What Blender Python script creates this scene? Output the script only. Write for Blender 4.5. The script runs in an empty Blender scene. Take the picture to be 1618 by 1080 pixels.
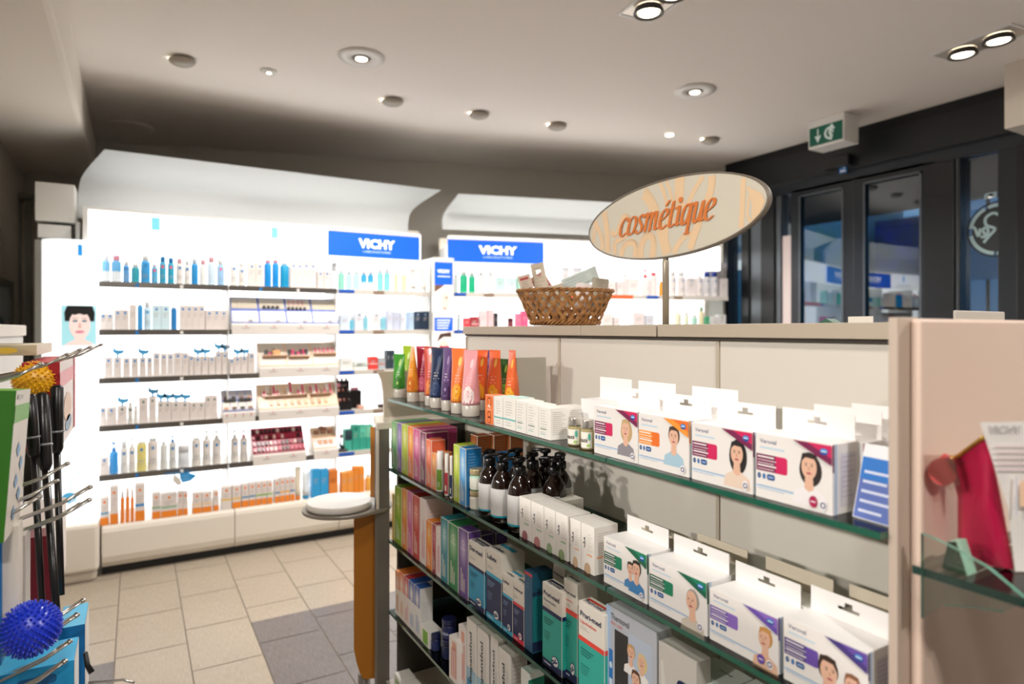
import bpy, bmesh, math, random
from mathutils import Vector, Matrix
random.seed(7)
S = bpy.context.scene
C = S.collection
PI = math.pi
F = 1007.0            # focal length in pixels of a 1618 px wide frame
EYE = 1.45            # camera height
HZ = 521.0            # horizon row
SY, CY = 0.5075, 0.8616   # heading of the camera

# ---------------------------------------------------------------- camera
cd = bpy.data.cameras.new('camera'); cam = bpy.data.objects.new('camera', cd); C.objects.link(cam)
cam.location = (0, 0, EYE); cam.rotation_euler = (PI/2, 0, -math.atan2(SY, CY))
cd.sensor_width = 36; cd.lens = 36*F/1618; cd.shift_y = -19/1618
cd.clip_start = .05
cd.dof.use_dof = True; cd.dof.focus_distance = 1.3; cd.dof.aperture_fstop = 3.0
S.camera = cam
S.view_settings.view_transform = 'Standard'; S.view_settings.look = 'None'
S.view_settings.exposure = 0.22; S.view_settings.gamma = 1.0; S.view_settings.use_curve_mapping = False
# ---------------------------------------------------------------- world: blue dusk outside
w = bpy.data.worlds.new('world'); S.world = w; w.use_nodes = True
w.node_tree.nodes['Background'].inputs[0].default_value = (.30, .52, .80, 1)
w.node_tree.nodes['Background'].inputs[1].default_value = 1.5

def lamp(kind, name, loc, energy, col=(1, .9, .78), size=.12, aim=None, angle=110, blend=.6):
    l = bpy.data.lights.new(name, kind); o = bpy.data.objects.new(name, l); C.objects.link(o)
    o.location = loc; l.energy = energy; l.color = col
    if kind == 'SPOT':
        l.spot_size = math.radians(angle); l.spot_blend = blend; l.shadow_soft_size = size
    if kind == 'AREA':
        l.shape = 'DISK'; l.size = size
    if kind == 'POINT': l.shadow_soft_size = size
    if aim is not None:
        o.rotation_euler = (Vector(aim)-Vector(loc)).to_track_quat('-Z', 'Y').to_euler()
    return o
WARM = (1, .955, .90)
CEIL = 2.94
# ---------------------------------------------------------------- geometry helpers
def ray(x, y=HZ):
    r = (x-809)/F
    return Vector((SY+CY*r, CY-SY*r, (HZ-y)/F))
O = Vector((0, 0, EYE))
def onX(x, y, X): v = ray(x, y); return O+v*(X/v.x)
def onY(x, y, Y): v = ray(x, y); return O+v*(Y/v.y)
def onZ(x, y, Z): v = ray(x, y); return O+v*((Z-EYE)/v.z)
def atd(x, y, d): return O+ray(x, y)*d

def lin(c): return c/12.92 if c <= .04045 else ((c+.055)/1.055)**2.4
def rgb(h): h = h.lstrip('#'); return tuple(lin(int(h[i:i+2], 16)/255) for i in (0, 2, 4))+(1,)
MATS = {}
def mat(col, rough=.5, metal=0, emit=0, spec=.5, coat=0, bump=None, trans=0):
    k = (col, rough, metal, emit, spec, coat, bump, trans)
    if k in MATS: return MATS[k]
    m = bpy.data.materials.new('mat_'+col.strip('#')); m.use_nodes = True
    n = m.node_tree.nodes; b = n['Principled BSDF']
    b.inputs['Base Color'].default_value = rgb(col); b.inputs['Roughness'].default_value = rough
    b.inputs['Metallic'].default_value = metal; b.inputs['Specular IOR Level'].default_value = spec
    b.inputs['Coat Weight'].default_value = coat
    if trans: b.inputs['Transmission Weight'].default_value = trans
    if emit:
        b.inputs['Emission Color'].default_value = rgb(col); b.inputs['Emission Strength'].default_value = emit
    if bump:
        t = n.new('ShaderNodeTexNoise'); t.inputs['Scale'].default_value = bump[0]; t.inputs['Detail'].default_value = 3
        tc = n.new('ShaderNodeTexCoord'); m.node_tree.links.new(tc.outputs['Object'], t.inputs['Vector'])
        bp = n.new('ShaderNodeBump'); bp.inputs['Strength'].default_value = bump[1]; bp.inputs['Distance'].default_value = .002
        m.node_tree.links.new(t.outputs['Fac'], bp.inputs['Height']); m.node_tree.links.new(bp.outputs[0], b.inputs['Normal'])
    MATS[k] = m; return m
def glassmat(name, tint, refl=.08, rough=.0, alpha=.93):
    """thin clear sheet: mostly see-through, mirror share by viewing angle"""
    if name in MATS: return MATS[name]
    m = bpy.data.materials.new(name); m.use_nodes = True; nt = m.node_tree; n = nt.nodes; n.remove(n['Principled BSDF'])
    tr = n.new('ShaderNodeBsdfTransparent'); tr.inputs[0].default_value = rgb(tint)
    gl = n.new('ShaderNodeBsdfGlossy'); gl.inputs['Roughness'].default_value = rough
    fr = n.new('ShaderNodeFresnel'); fr.inputs[0].default_value = 1.5
    mx = n.new('ShaderNodeMixShader'); ad = n.new('ShaderNodeMath'); ad.operation = 'ADD'; ad.inputs[1].default_value = refl; ad.use_clamp = True
    nt.links.new(fr.outputs[0], ad.inputs[0]); nt.links.new(ad.outputs[0], mx.inputs[0])
    nt.links.new(tr.outputs[0], mx.inputs[1]); nt.links.new(gl.outputs[0], mx.inputs[2])
    nt.links.new(mx.outputs[0], n['Material Output'].inputs[0]); MATS[name] = m; return m
def wavemat(name, ca, cb, scale, rough=.45, stretch=(1, 1, 1), bump=0, detail=4):
    """two tones of one surface mixed by stretched noise"""
    if name in MATS: return MATS[name]
    m = bpy.data.materials.new(name); m.use_nodes = True; nt = m.node_tree; n = nt.nodes; b = n['Principled BSDF']
    tc = n.new('ShaderNodeTexCoord'); mp = n.new('ShaderNodeMapping'); mp.inputs['Scale'].default_value = stretch
    t = n.new('ShaderNodeTexNoise'); t.inputs['Scale'].default_value = scale; t.inputs['Detail'].default_value = detail
    r = n.new('ShaderNodeValToRGB'); r.color_ramp.elements[0].position = .35; r.color_ramp.elements[1].position = .65
    r.color_ramp.elements[0].color = rgb(ca); r.color_ramp.elements[1].color = rgb(cb)
    nt.links.new(tc.outputs['Object'], mp.inputs[0]); nt.links.new(mp.outputs[0], t.inputs['Vector'])
    nt.links.new(t.outputs['Fac'], r.inputs[0]); nt.links.new(r.outputs[0], b.inputs['Base Color']); b.inputs['Roughness'].default_value = rough
    if bump:
        bp = n.new('ShaderNodeBump'); bp.inputs['Strength'].default_value = bump; bp.inputs['Distance'].default_value = .002
        nt.links.new(t.outputs['Fac'], bp.inputs['Height']); nt.links.new(bp.outputs[0], b.inputs['Normal'])
    MATS[name] = m; return m
def fadeprint(ca, cb):
    """a printed carton face: a pale oval high up, full colour around it"""
    k = 'print_'+ca+cb
    if k in MATS: return MATS[k]
    m = bpy.data.materials.new('printed_fade'); m.use_nodes = True; nt = m.node_tree; n = nt.nodes; b = n['Principled BSDF']
    tc = n.new('ShaderNodeTexCoord'); mp = n.new('ShaderNodeMapping'); mp.inputs['Location'].default_value = (-.5*2.0, 0, -.72*3.4); mp.inputs['Scale'].default_value = (2.0, 0, 3.4)
    g = n.new('ShaderNodeTexGradient'); g.gradient_type = 'SPHERICAL'
    r = n.new('ShaderNodeValToRGB'); r.color_ramp.elements[0].color = rgb(ca); r.color_ramp.elements[1].color = rgb(cb); r.color_ramp.elements[1].position = .9
    nt.links.new(tc.outputs['Generated'], mp.inputs[0]); nt.links.new(mp.outputs[0], g.inputs[0])
    nt.links.new(g.outputs['Color'], r.inputs[0]); nt.links.new(r.outputs[0], b.inputs['Base Color']); b.inputs['Roughness'].default_value = .4
    MATS[k] = m; return m

class MB:
    def __init__(s): s.v = []; s.f = []; s.m = []; s.mats = []; s.sm = []
    def mi(s, m):
        if isinstance(m, str): m = mat(m)
        if m not in s.mats: s.mats.append(m)
        return s.mats.index(m)
    def face(s, pts, m, smooth=False):
        i = len(s.v); s.v += [tuple(p) for p in pts]; s.f.append(tuple(range(i, i+len(pts)))); s.m.append(s.mi(m)); s.sm.append(smooth)
    def grid(s, rows, m, closed=False, smooth=True, capa=False, capb=False):
        """rows of points joined by quads"""
        i = len(s.v); n = len(rows[0]); k = s.mi(m)
        for r in rows: s.v += [tuple(p) for p in r]
        for a in range(len(rows)-1):
            for b in range(n if closed else n-1):
                c = (b+1) % n
                s.f.append((i+a*n+b, i+a*n+c, i+(a+1)*n+c, i+(a+1)*n+b)); s.m.append(k); s.sm.append(smooth)
        if capa: s.f.append(tuple(i+b for b in range(n))[::-1]); s.m.append(k); s.sm.append(False)
        if capb: s.f.append(tuple(i+(len(rows)-1)*n+b for b in range(n))); s.m.append(k); s.sm.append(False)
    def box(s, a, b, m, top=None, side=None):
        x0, y0, z0 = a; x1, y1, z1 = b
        P = [(x0,y0,z0),(x1,y0,z0),(x1,y1,z0),(x0,y1,z0),(x0,y0,z1),(x1,y0,z1),(x1,y1,z1),(x0,y1,z1)]
        i = len(s.v); s.v += P
        for q, mm in (((0,1,5,4),m),((1,2,6,5),side or m),((2,3,7,6),m),((3,0,4,7),side or m),((4,5,6,7),top or m),((3,2,1,0),m)):
            s.f.append(tuple(i+j for j in q)); s.m.append(s.mi(mm)); s.sm.append(False)
    def lathe(s, prof, m, n=20, c=(0, 0, 0), sx=1, sy=1, smooth=True, capa=True, capb=True):
        rows = [[(c[0]+r*sx*math.cos(2*PI*k/n), c[1]+r*sy*math.sin(2*PI*k/n), c[2]+z) for k in range(n)] for r, z in prof]
        s.grid(rows, m, True, smooth, capa, capb)
    def tube(s, pts, r, m, n=8, caps=True):
        pts = [Vector(p) for p in pts]; rows = []
        rr = r if isinstance(r, (list, tuple)) else [r]*len(pts)
        t0 = (pts[1]-pts[0]).normalized(); u = t0.orthogonal().normalized()
        for i, p in enumerate(pts):
            t = (pts[min(i+1, len(pts)-1)]-pts[max(i-1, 0)]).normalized()
            u = (u-t*u.dot(t)).normalized(); v = t.cross(u)
            rows.append([p+(u*math.cos(2*PI*k/n)+v*math.sin(2*PI*k/n))*rr[i] for k in range(n)])
        s.grid(rows, m, True, True, caps, caps)
    def prism(s, pts, vec, m, side=None):
        """flat outline pushed along vec"""
        vec = Vector(vec); a = [Vector(p) for p in pts]; b = [p+vec for p in a]
        s.face(a[::-1], m); s.face(b, m)
        for i in range(len(a)):
            j = (i+1) % len(a); s.face([a[i], a[j], b[j], b[i]], side or m)
    def build(s, name, parent=None, loc=(0,0,0), rz=0, bevel=0):
        me = bpy.data.meshes.new(name); me.from_pydata(s.v, [], s.f)
        for m in s.mats: me.materials.append(m)
        me.polygons.foreach_set('material_index', s.m); me.polygons.foreach_set('use_smooth', s.sm); me.update()
        o = bpy.data.objects.new(name, me); C.objects.link(o); o.location = loc; o.rotation_euler = (0, 0, rz)
        if parent: o.parent = parent
        if bevel:
            bm = bmesh.new(); bm.from_mesh(me); bmesh.ops.remove_doubles(bm, verts=bm.verts, dist=1e-5)
            bmesh.ops.recalc_face_normals(bm, faces=bm.faces); bm.to_mesh(me); bm.free()
            d = o.modifiers.new('bevel', 'BEVEL'); d.width = bevel; d.segments = 2; d.limit_method = 'ANGLE'
        return o
LABELS = {}
def tag(o, label, cat, group=None, kind=None):
    if label:
        if label in LABELS: print('DUPLABEL', label)
        LABELS[label] = 1
        if not 4 <= len(label.split()) <= 16: print('LABELLEN', len(label.split()), label)
        o['label'] = label
    if cat: o['category'] = cat
    if group: o['group'] = group
    if kind: o['kind'] = kind
    return o
def empty(name, loc, rz=0):
    o = bpy.data.objects.new(name, None); C.objects.link(o); o.location = loc; o.rotation_euler = (0, 0, rz); o.empty_display_size = .05
    return o
def struct(o): o['kind'] = 'structure'; return o
def copy_tree(o, parent=None):
    c = o.copy(); C.objects.link(c)
    if parent: c.parent = parent
    for ch in list(o.children): copy_tree(ch, c)
    return c
# ---------------------------------------------------------------- flat printing on a face
TXT = {}
def txt(s, bold=0):
    k = (s, bold)
    if k in TXT: return TXT[k]
    cu = bpy.data.curves.new('t', 'FONT'); cu.body = s; cu.size = 1; cu.offset = bold; cu.resolution_u = 2; cu.align_x = 'LEFT'
    o = bpy.data.objects.new('t', cu); me = bpy.data.meshes.new_from_object(o)
    vs = [tuple(v.co) for v in me.vertices]; fs = [tuple(p.vertices) for p in me.polygons]
    bpy.data.objects.remove(o); bpy.data.curves.remove(cu); bpy.data.meshes.remove(me)
    x0 = min(v[0] for v in vs); x1 = max(v[0] for v in vs); y0 = min(v[1] for v in vs); y1 = max(v[1] for v in vs)
    TXT[k] = (vs, fs, x0, x1, y0, y1); return TXT[k]
class Print:
    """2D artwork (u, v) mapped onto a plane by fn(u, v, lift)"""
    def __init__(s, fn, eps=.00025): s.mb = MB(); s.fn = fn; s.e = eps; s.l = 1
    def poly(s, pts, m, l=None): s.mb.face([s.fn(u, v, (l or s.l)*s.e) for u, v in pts], m)
    def rect(s, u0, v0, u1, v1, m, l=None): s.poly([(u0, v0), (u1, v0), (u1, v1), (u0, v1)], m, l)
    def rrect(s, u0, v0, u1, v1, r, m, l=None, left=True):
        p = []
        for cx, cy, a in ((u1-r, v0+r, -90), (u1-r, v1-r, 0), (u0+r, v1-r, 90), (u0+r, v0+r, 180)):
            if not left and a >= 90: p.append((u0, v1 if a == 90 else v0)); continue
            for k in range(5): t = math.radians(a+22.5*k); p.append((cx+r*math.cos(t), cy+r*math.sin(t)))
        s.poly(p, m, l)
    def ell(s, cx, cy, a, b, m, l=None, n=20, rot=0):
        c, q = math.cos(rot), math.sin(rot)
        s.poly([(cx+a*math.cos(t)*c-b*math.sin(t)*q, cy+a*math.cos(t)*q+b*math.sin(t)*c) for t in [2*PI*k/n for k in range(n)]], m, l)
    def ring(s, cx, cy, r0, r1, m, l=None, n=24, a0=0, a1=2*PI):
        for k in range(n):
            a, b = a0+(a1-a0)*k/n, a0+(a1-a0)*(k+1)/n
            s.poly([(cx+r*math.cos(t), cy+r*math.sin(t)) for r, t in ((r0, a), (r1, a), (r1, b), (r0, b))], m, l)
    def text(s, st, u, v, h, m, l=None, bold=0, w=None, rot=0, mirror=False, centre=False):
        """h = cap height, w = wanted width"""
        vs, fs, x0, x1, y0, y1 = txt(st, bold); k = h/.72; kx = w/(x1-x0) if w else k
        if centre: u = u-(x1-x0)*kx/2
        P = []
        for a, b, _ in vs:
            a = (a-x0)*kx; b = b*k
            if mirror: a = (x1-x0)*kx-a
            if rot: a, b = -b, a
            P.append(s.fn(u+a, v+b, (l or s.l+1)*s.e))
        i = len(s.mb.v); s.mb.v += P; q = s.mb.mi(m)
        for f in fs: s.mb.f.append(tuple(i+j for j in f)); s.mb.m.append(q); s.mb.sm.append(False)
    def lines(s, u, v, w, n, dv, m, th=.0006, l=None, vert=False):
        for k in range(n):
            ww = w*random.uniform(.6, 1)
            if vert: s.rect(u+k*dv, v, u+k*dv+th, v+ww, m, l or s.l+1)
            else: s.rect(u, v-k*dv, u+ww, v-k*dv+th, m, l or s.l+1)
    def ribbon(s, pts, wd, m, l=None, keep=None, nib=None, closed=False, step=8):
        P = catmull(pts, step, closed)
        for i in range(len(P)-1):
            a, b = Vector(P[i]), Vector(P[i+1]); d = b-a
            if d.length < 1e-9: continue
            if nib is None: n = Vector((-d.y, d.x)).normalized()*wd/2
            else: n = Vector((math.cos(nib), math.sin(nib)))*wd/2
            q = [a+n, b+n, b-n, a-n]
            if keep and not all(keep(*p) for p in q): continue
            s.poly([tuple(p) for p in q], m, (l or s.l)+i*.006)
    def build(s, name, parent, **k): return s.mb.build(name, parent, **k)
def catmull(p, step=8, closed=False):
    n = len(p); out = []
    if n == 2: return [tuple(Vector(p[0]).lerp(Vector(p[1]), k/2)) for k in range(3)]
    g = (lambda i: p[i % n]) if closed else (lambda i: p[max(0, min(n-1, i))])
    for i in range(n if closed else n-1):
        a, b, c, d = g(i-1), g(i), g(i+1), g(i+2)
        for k in range(step):
            t = k/step; t2 = t*t; t3 = t2*t
            out.append(tuple(.5*(2*b[j]+(c[j]-a[j])*t+(2*a[j]-5*b[j]+4*c[j]-d[j])*t2+(3*b[j]-a[j]-3*c[j]+d[j])*t3) for j in range(len(b))))
    out.append(tuple(p[0] if closed else p[-1])); return out
front = lambda u, v, e: (u, -e, v)
def right(w): return lambda u, v, e: (w/2+e, u, v)
def topf(h): return lambda u, v, e: (u, v, h+e)
# ================================================================ THE ROOM
M_CEIL = mat('#ebe3da', .85); M_WALL = mat('#c9c3b7', .7); M_WHITE = mat('#e9e7e2', .35); M_DARK = mat('#15181b', .35)
M_STEEL = mat('#b9b8b4', .3, .9); M_TAUPE = mat('#a99c8a', .45)
WD = Vector((.959, -.284, 0)); WN = Vector((.284, .959, 0))     # back wall runs at an angle to the room
def wallpt(X): return Vector((X, (5.684-.284*X)/.959, 0))
XD = 4.6                                                      # plane of the entrance front
def quadwall(name, a, b, z0, z1, m, t=.1):
    a, b = Vector(a).to_2d(), Vector(b).to_2d(); d = (b-a).normalized(); n = Vector((-d.y, d.x))*t
    mb = MB(); mb.prism([(a.x, a.y, z0), (b.x, b.y, z0), (b.x+n.x, b.y+n.y, z0), (a.x+n.x, a.y+n.y, z0)], (0, 0, z1-z0), m)
    return struct(mb.build(name))
# floor: tiles laid in staggered columns, a grey field under the gondola, a light path beside the lit shelving
g = MB(); G_L = wavemat('floor_tile', '#a89b89', '#b8ab9b', 9, .32, (26, 2.2, 1), .12); G_D = wavemat('floor_tile_dark', '#6a6463', '#7d7674', 9, .3, (26, 2.2, 1), .12)
g.box((-4.4, -4.4, -.05), (6.0, 7, -.0025), mat('#857a6c', .8))
TW, TL = .2853, .4335; off = [.21, 0, .145, .2556, .398, .06, .19, .31]
for c in range(-11, 17):
    xa = -.0827+(c-0)*TW; xb = xa+TW
    o = off[(c+1) % 8]+3.31
    for r in range(-15, 9):
        ya = o+r*TL; yb = ya+TL
        cut = 3.38 if c >= 2 else (3.29 if c < 0 else -99)
        j = .0026
        for p, q, m in ((ya, min(yb, cut), G_D), (max(ya, cut), yb, G_L)):
            if q-p < .002: continue
            p2 = p+(j if p == ya else 0); q2 = q-(j if q == yb else 0)
            g.face([(xa+j, p2, 0), (xb-j, p2, 0), (xb-j, q2, 0), (xa+j, q2, 0)], m)
struct(g.build('floor'))
g = MB(); g.box((-4.4, -4.4, CEIL), (XD+.3, 7, CEIL+.1), M_CEIL); struct(g.build('ceiling'))
g = MB()   # dropped soffit over the left side
prof = [(-.281, CEIL), (-.275, CEIL-.02), (-.275, 2.68), (-.281, 2.665), (-.30, 2.66), (-4.4, 2.66), (-4.4, CEIL)]
g.prism([(x, -3.1, z) for x, z in prof], (0, 9.3, 0), mat('#efe6da', .8)); struct(g.build('ceiling_soffit'))
quadwall('wall_back', wallpt(-.85), wallpt(XD+.1), 0, CEIL, M_WALL)
quadwall('wall_left', (-.746, 6.3), (-.746, 3.1), 0, CEIL, M_WALL, -.1)
quadwall('wall_left_return', (-4.3, 3.1), (-.85, 3.1), 0, CEIL, M_WALL)
quadwall('wall_far_left', (-4.3, -3.1), (-4.3, 3.1), 0, CEIL, mat('#d8d0c5', .7))
quadwall('wall_rear', (XD+.1, -3.1), (-4.3, -3.1), 0, CEIL, mat('#d8d0c5', .7))
quadwall('wall_right', (XD, 3.98), (XD, 4.75), 0, CEIL, M_WALL, -.1)
quadwall('wall_right_rear', (XD, -3.1), (XD, .6), 0, CEIL, mat('#d8d0c5', .7), -.1)
# mouldings of the door case in the far left corner
g = MB()
for px in (34, 50):
    p = onY(px, HZ, 6.0); g.box((p.x-.02, 5.84, 0), (p.x+.012, 5.9, 2.42), mat('#7a766c', .6))
p0 = onY(34, HZ, 6.0).x; g.box((p0-.02, 5.84, 2.40), (.05, 5.9, 2.45), mat('#7a766c', .6)); struct(g.build('trim_1'))
# ---------------------------------------------------------------- entrance front on plane X = XD
def dy(px): return onX(px, HZ, XD).y
def zx(px, py): return onX(px, py, XD).z
ZH, ZG = 2.64, 2.557
g = MB(); g.box((XD-.06, .6, ZH), (XD+.1, 3.98, 2.865), M_DARK); g.box((XD-.02, .6, 2.865), (XD+.1, 3.98, CEIL), mat('#0c0d0f', .6))  # upper strip blackened, the shadow gap's shade put into its colour
g.box((XD-.02, .6, ZG), (XD+.08, 3.98, ZH), mat('#20262d', .3)); struct(g.build('beam_entrance'))
def post(name, pa, pb, m, x0=-.03, x1=.09, z1=ZG):
    g = MB(); g.box((XD+x0, dy(pb), 0), (XD+x1, dy(pa), z1), m); return struct(g.build(name, bevel=.004))
D1, D2, D3 = mat('#0c0e11', .3), mat('#1b2026', .3), mat('#5f6468', .3, .6)
for i, (a, b, m) in enumerate([(1148, 1155.5, D1), (1177, 1189, D1), (1189, 1208, D3), (1208, 1229, D1), (1229, 1237, D3), (1464.5, 1513, D1), (1513, 1519, D3), (1519, 1523, D1), (1580, 1612, D2), (1612, 1700, D1)]):
    post('trim_%d' % (i+2), a, b, m, -.05 if m is D1 else -.03)
PANE = glassmat('door_glass', '#b4c4cc', .10)
def pane(name, pa, pb, z1=ZG, x=.02):
    g = MB(); g.box((XD+x, dy(pb), .05), (XD+x+.008, dy(pa), z1), PANE); return struct(g.build(name))
def leaf(name, pa, pb, fr):
    """glazed sliding leaf: stiles, rails, pane, thin bright bead"""
    e = empty(name, (XD, (dy(pa)+dy(pb))/2, 0)); e['kind'] = 'structure'
    ya, yb = dy(pb)-e.location.y, dy(pa)-e.location.y
    g = MB(); s = .075
    g.box((-.02, ya, .02), (.03, ya+s, ZG+.02), D2); g.box((-.02, yb-s, .02), (.03, yb, ZG+.02), D2)
    g.box((-.02, ya+s, .02), (.03, yb-s, .14), D2); g.box((-.02, ya+s, ZG-.03), (.03, yb-s, ZG+.02), D2)
    g.build('door_frame', e, bevel=.003)
    g = MB()
    for y in (ya+s, yb-s-.014): g.box((-.026, y, .14), (-.021, y+.014, ZG-.03), D3)
    g.box((-.026, ya+s, ZG-.045), (-.021, yb-s, ZG-.03), D3); g.build('glazing_bead', e)
    g = MB(); g.box((.001, ya+s, .14), (.009, yb-s, ZG-.03), PANE); g.build('door_pane', e)
leaf('door_1', 1252, 1351, None); leaf('door_2', 1351, 1478, None)
pane('window_1', 1155.5, 1177); pane('window_2', 1237, 1252); pane('window_3', 1523, 1580)
g = MB(); g.box((XD-.012, dy(1256), .6), (XD-.004, dy(1238), zx(1247, 372)), mat('#d8c9c6', .6)); tag(g.build('door_notice'), 'tall pale pink notice standing in narrow side window', 'notice')
# round emblem on the glass, lettered to be read from outside
y0 = dy(1574.5); zc = zx(1574, 361); R = .155
P = Print(lambda u, v, e: (XD+.018-e, y0-u, zc+v)); wh = mat('#a8c3c6', .4)
P.ell(0, 0, R*.93, R*.93, mat('#23282a', .5), 1, 40)
for a, b in ((20, 110), (118, 172), (190, 262), (268, 350)): P.ring(0, 0, R*.90, R*1.04, wh, 2, 14, math.radians(a), math.radians(b))
P.ring(0, 0, R*1.06, R*1.12, mat('#15181a', .5), 1, 40)
for k in ([(-.1, -.6), (-.1, .55)], [(-.1, .5), (.15, .66), (.42, .5), (.4, .2), (.1, .02), (.3, -.25), (.5, -.5)], [(.42, -.22), (.52, 0), (.44, .12), (.34, 0), (.4, -.25), (.6, -.25)], [(.62, .1), (.68, -.22), (.8, .1), (.88, .2)]):
    P.ribbon([(-u*R*1.0, v*R) for u, v in k], R*.11, wh, 3)
o = P.build('emblem', None); tag(o, 'round dark glass emblem with pale script lettering, mirrored from inside', 'sign')
P = Print(lambda u, v, e: (XD+.018-e, y0-u, zc+v)); P.text('an', 0, .195, .06, mat('#9fb6bd'), bold=.01, w=.15, mirror=True, centre=True)
tag(P.build('window_lettering', None), 'two pale mirrored letters above the round glass emblem', 'lettering')
# sensor box, small blue sticker, emergency exit sign
g = MB(); p, q = onX(1308, 240, XD-.06), onX(1349, 240, XD-.06)
g.box((XD-.13, q.y, 2.66), (XD-.062, p.y, 2.74), mat('#0e0f11', .4)); tag(g.build('door_sensor', bevel=.006), 'black motion sensor box fixed above sliding glass doors', 'sensor')
e = empty('door_sticker', onX(1332, 266, XD-.062)); tag(e, 'small blue square sticker hanging below the black sensor', 'sticker')
g = MB(); g.box((-.003, -.03, -.035), (.001, .03, .035), '#2a72b5'); g.tube([(-.001, 0, .03), (-.001, 0, .075)], .003, D1); g.build('sticker_sheet', e)
P = Print(lambda u, v, e: (-.0035-e, -u, v)); P.ell(.01, .01, .008, .012, '#e8eef2'); P.rect(-.018, -.028, -.004, -.01, '#e8eef2'); P.rect(.0, -.028, .02, -.012, '#e8eef2'); P.build('sticker_symbol', e)
xs = 4.15; p, q, r2 = onX(1277, 236, xs), onX(1334, 207, xs), onX(1334, 184, xs)
e = empty('exit_sign', (xs, (p.y+q.y)/2, CEIL)); tag(e, 'white box exit sign with green panel hanging from ceiling', 'sign')
hw = (p.y-q.y)/2; g = MB(); g.box((0, -hw, -.2), (.17, hw, -.001), M_WHITE); g.build('sign_housing', e, bevel=.005)
P = Print(lambda u, v, e: (-e, -u, v), .001); wg = mat('#cfdcd6', .4, emit=.15)
P.rect(-hw*.92, -.185, hw*.92, -.055, mat('#06604c', .4, emit=.03), 1)
P.rect(-hw*.47, -.115, -hw*.40, -.07, wg, 2); P.poly([(-hw*.62, -.12), (-hw*.25, -.12), (-hw*.435, -.17)], wg, 2)
P.ring(hw*.25, -.12, .03, .045, wg, 2, 10, .6, 4.6); P.ell(hw*.33, -.075, .012, .012, wg, 2); P.ribbon([(hw*.3, -.09), (hw*.22, -.12), (hw*.33, -.14), (hw*.25, -.17)], .02, wg, 2); P.ribbon([(hw*.18, -.10), (hw*.3, -.10), (hw*.42, -.12)], .012, wg, 2)
P.build('sign_panel', e)
g = MB(); g.box((4.2, .7, 2.578), (XD-.07, 1.682, CEIL), mat('#d6ccbf', .5)); struct(g.build('trim_20', bevel=.004))
# street outside
def facade(name, label, X, y0, y1, z1, cw, cwin, n, m):
    e = empty(name, (X, (y0+y1)/2, 0)); tag(e, label, 'building', 'buildings across the street')
    h = (y1-y0)/2; g = MB(); g.box((0, -h, 0), (2, h, z1), wavemat('wall'+cw, cw, cw[:-2]+'a0', 3)); g.build('wall', e)
    for j in range(m):
        for i in range(n):
            yy = -h+(i+.5)*2*h/n; zz = 1.0+j*1.9
            if zz+1.2 > z1: continue
            g = MB(); g.box((-.03, yy-.35, zz), (-.001, yy+.35, zz+1.2), mat(cwin, .15)); f = g.build('window', e)
            g = MB(); g.box((-.08, yy-.42, zz-.08), (-.001, yy+.42, zz-.03), '#9aa9b0'); g.build('window_sill', f)
facade('town_house', 'pale blue house across the street with dark windows', 11, 6.9, 11.4, 8, '#8fb4c8', '#2a4658', 2, 3)
facade('apartment_building', 'darker grey building across the street behind the doors', 11.5, 5.5, 6.6, 3.4, '#3a4145', '#171c20', 3, 1)
facade('office_building', 'blue grey building with wide panes seen right of doors', 11, 3.3, 5.25, 9, '#6c98b8', '#a8d0e4', 3, 4)
g = MB(); g.box((XD+.1, -6, -.06), (16, 14, -.01), mat('#555a5e', .8)); struct(g.build('ground'))
g = MB(); g.box((XD+.1, -1.2, 2.6), (XD+1.8, 4.6, 2.72), mat('#3a3d40', .6)); struct(g.build('ceiling_porch'))
# ---------------------------------------------------------------- ceiling fittings
LED = mat('#fff3dc', .5, emit=9)
def ceilpt(px, py): p = onZ(px, py, CEIL); return p
SPOTS = []
def dome(px, py, lab):
    p = ceilpt(px, py); e = empty('ceiling_spotlight', (p.x, p.y, CEIL), math.radians(-30)); tag(e, lab, 'light', 'dome lights on the ceiling')
    g = MB(); n = 24; rows = []
    for k in range(7):
        t = k/6*PI/2; rows.append([(.070*math.cos(t)*math.cos(2*PI*j/n), .060*math.cos(t)*math.sin(2*PI*j/n), -.012-.034*math.sin(t)) for j in range(n)])
    g.grid(rows, mat('#aba395', .45), True, True, False, True); g.build('lamp_shade', e)
    g = MB(); g.lathe([(.05, 0), (.05, -.012)], mat('#8a8378', .5), 20); g.build('lamp_base', e)
    g = MB(); g.box((-.070, -.009, -.013), (-.054, .009, -.003), LED); g.build('lamp_lens', e)
for q in ((288, 92, 'round taupe dome light, nearest the dropped soffit and largest'), (620, 157, 'round taupe dome light, second from the soffit along the ceiling'), (757, 178, 'round taupe dome light, middle one of the ceiling row'), (880, 196, 'round taupe dome light between middle one and last one'), (1122, 219, 'round taupe dome light nearest the glass entrance doors')): dome(*q)
def disc(px, py, lab, r=.125, led=.030):
    p = ceilpt(px, py); e = empty('ceiling_downlight', (p.x, p.y, CEIL)); tag(e, lab, 'light', 'round recessed downlights')
    g = MB(); g.lathe([(r*.42, -.001), (r*.42, -.008), (r, -.008), (r, -.001)], mat('#e8e4dd', .4), 32, capa=False, capb=False); g.build('lamp_rim', e)
    g = MB(); g.lathe([(r*.42, -.003), (r*.30, -.004), (led+.004, -.013)], mat('#77706a', .4), 24, capa=False, capb=False); g.build('lamp_housing', e)
    g = MB(); g.lathe([(led, -.006), (led, -.014)], LED, 20); g.build('lamp_lens', e)
    return p
DOMES = [ceilpt(*q) for q in ((288, 92), (620, 157), (757, 178), (880, 196), (1122, 219))]
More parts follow.
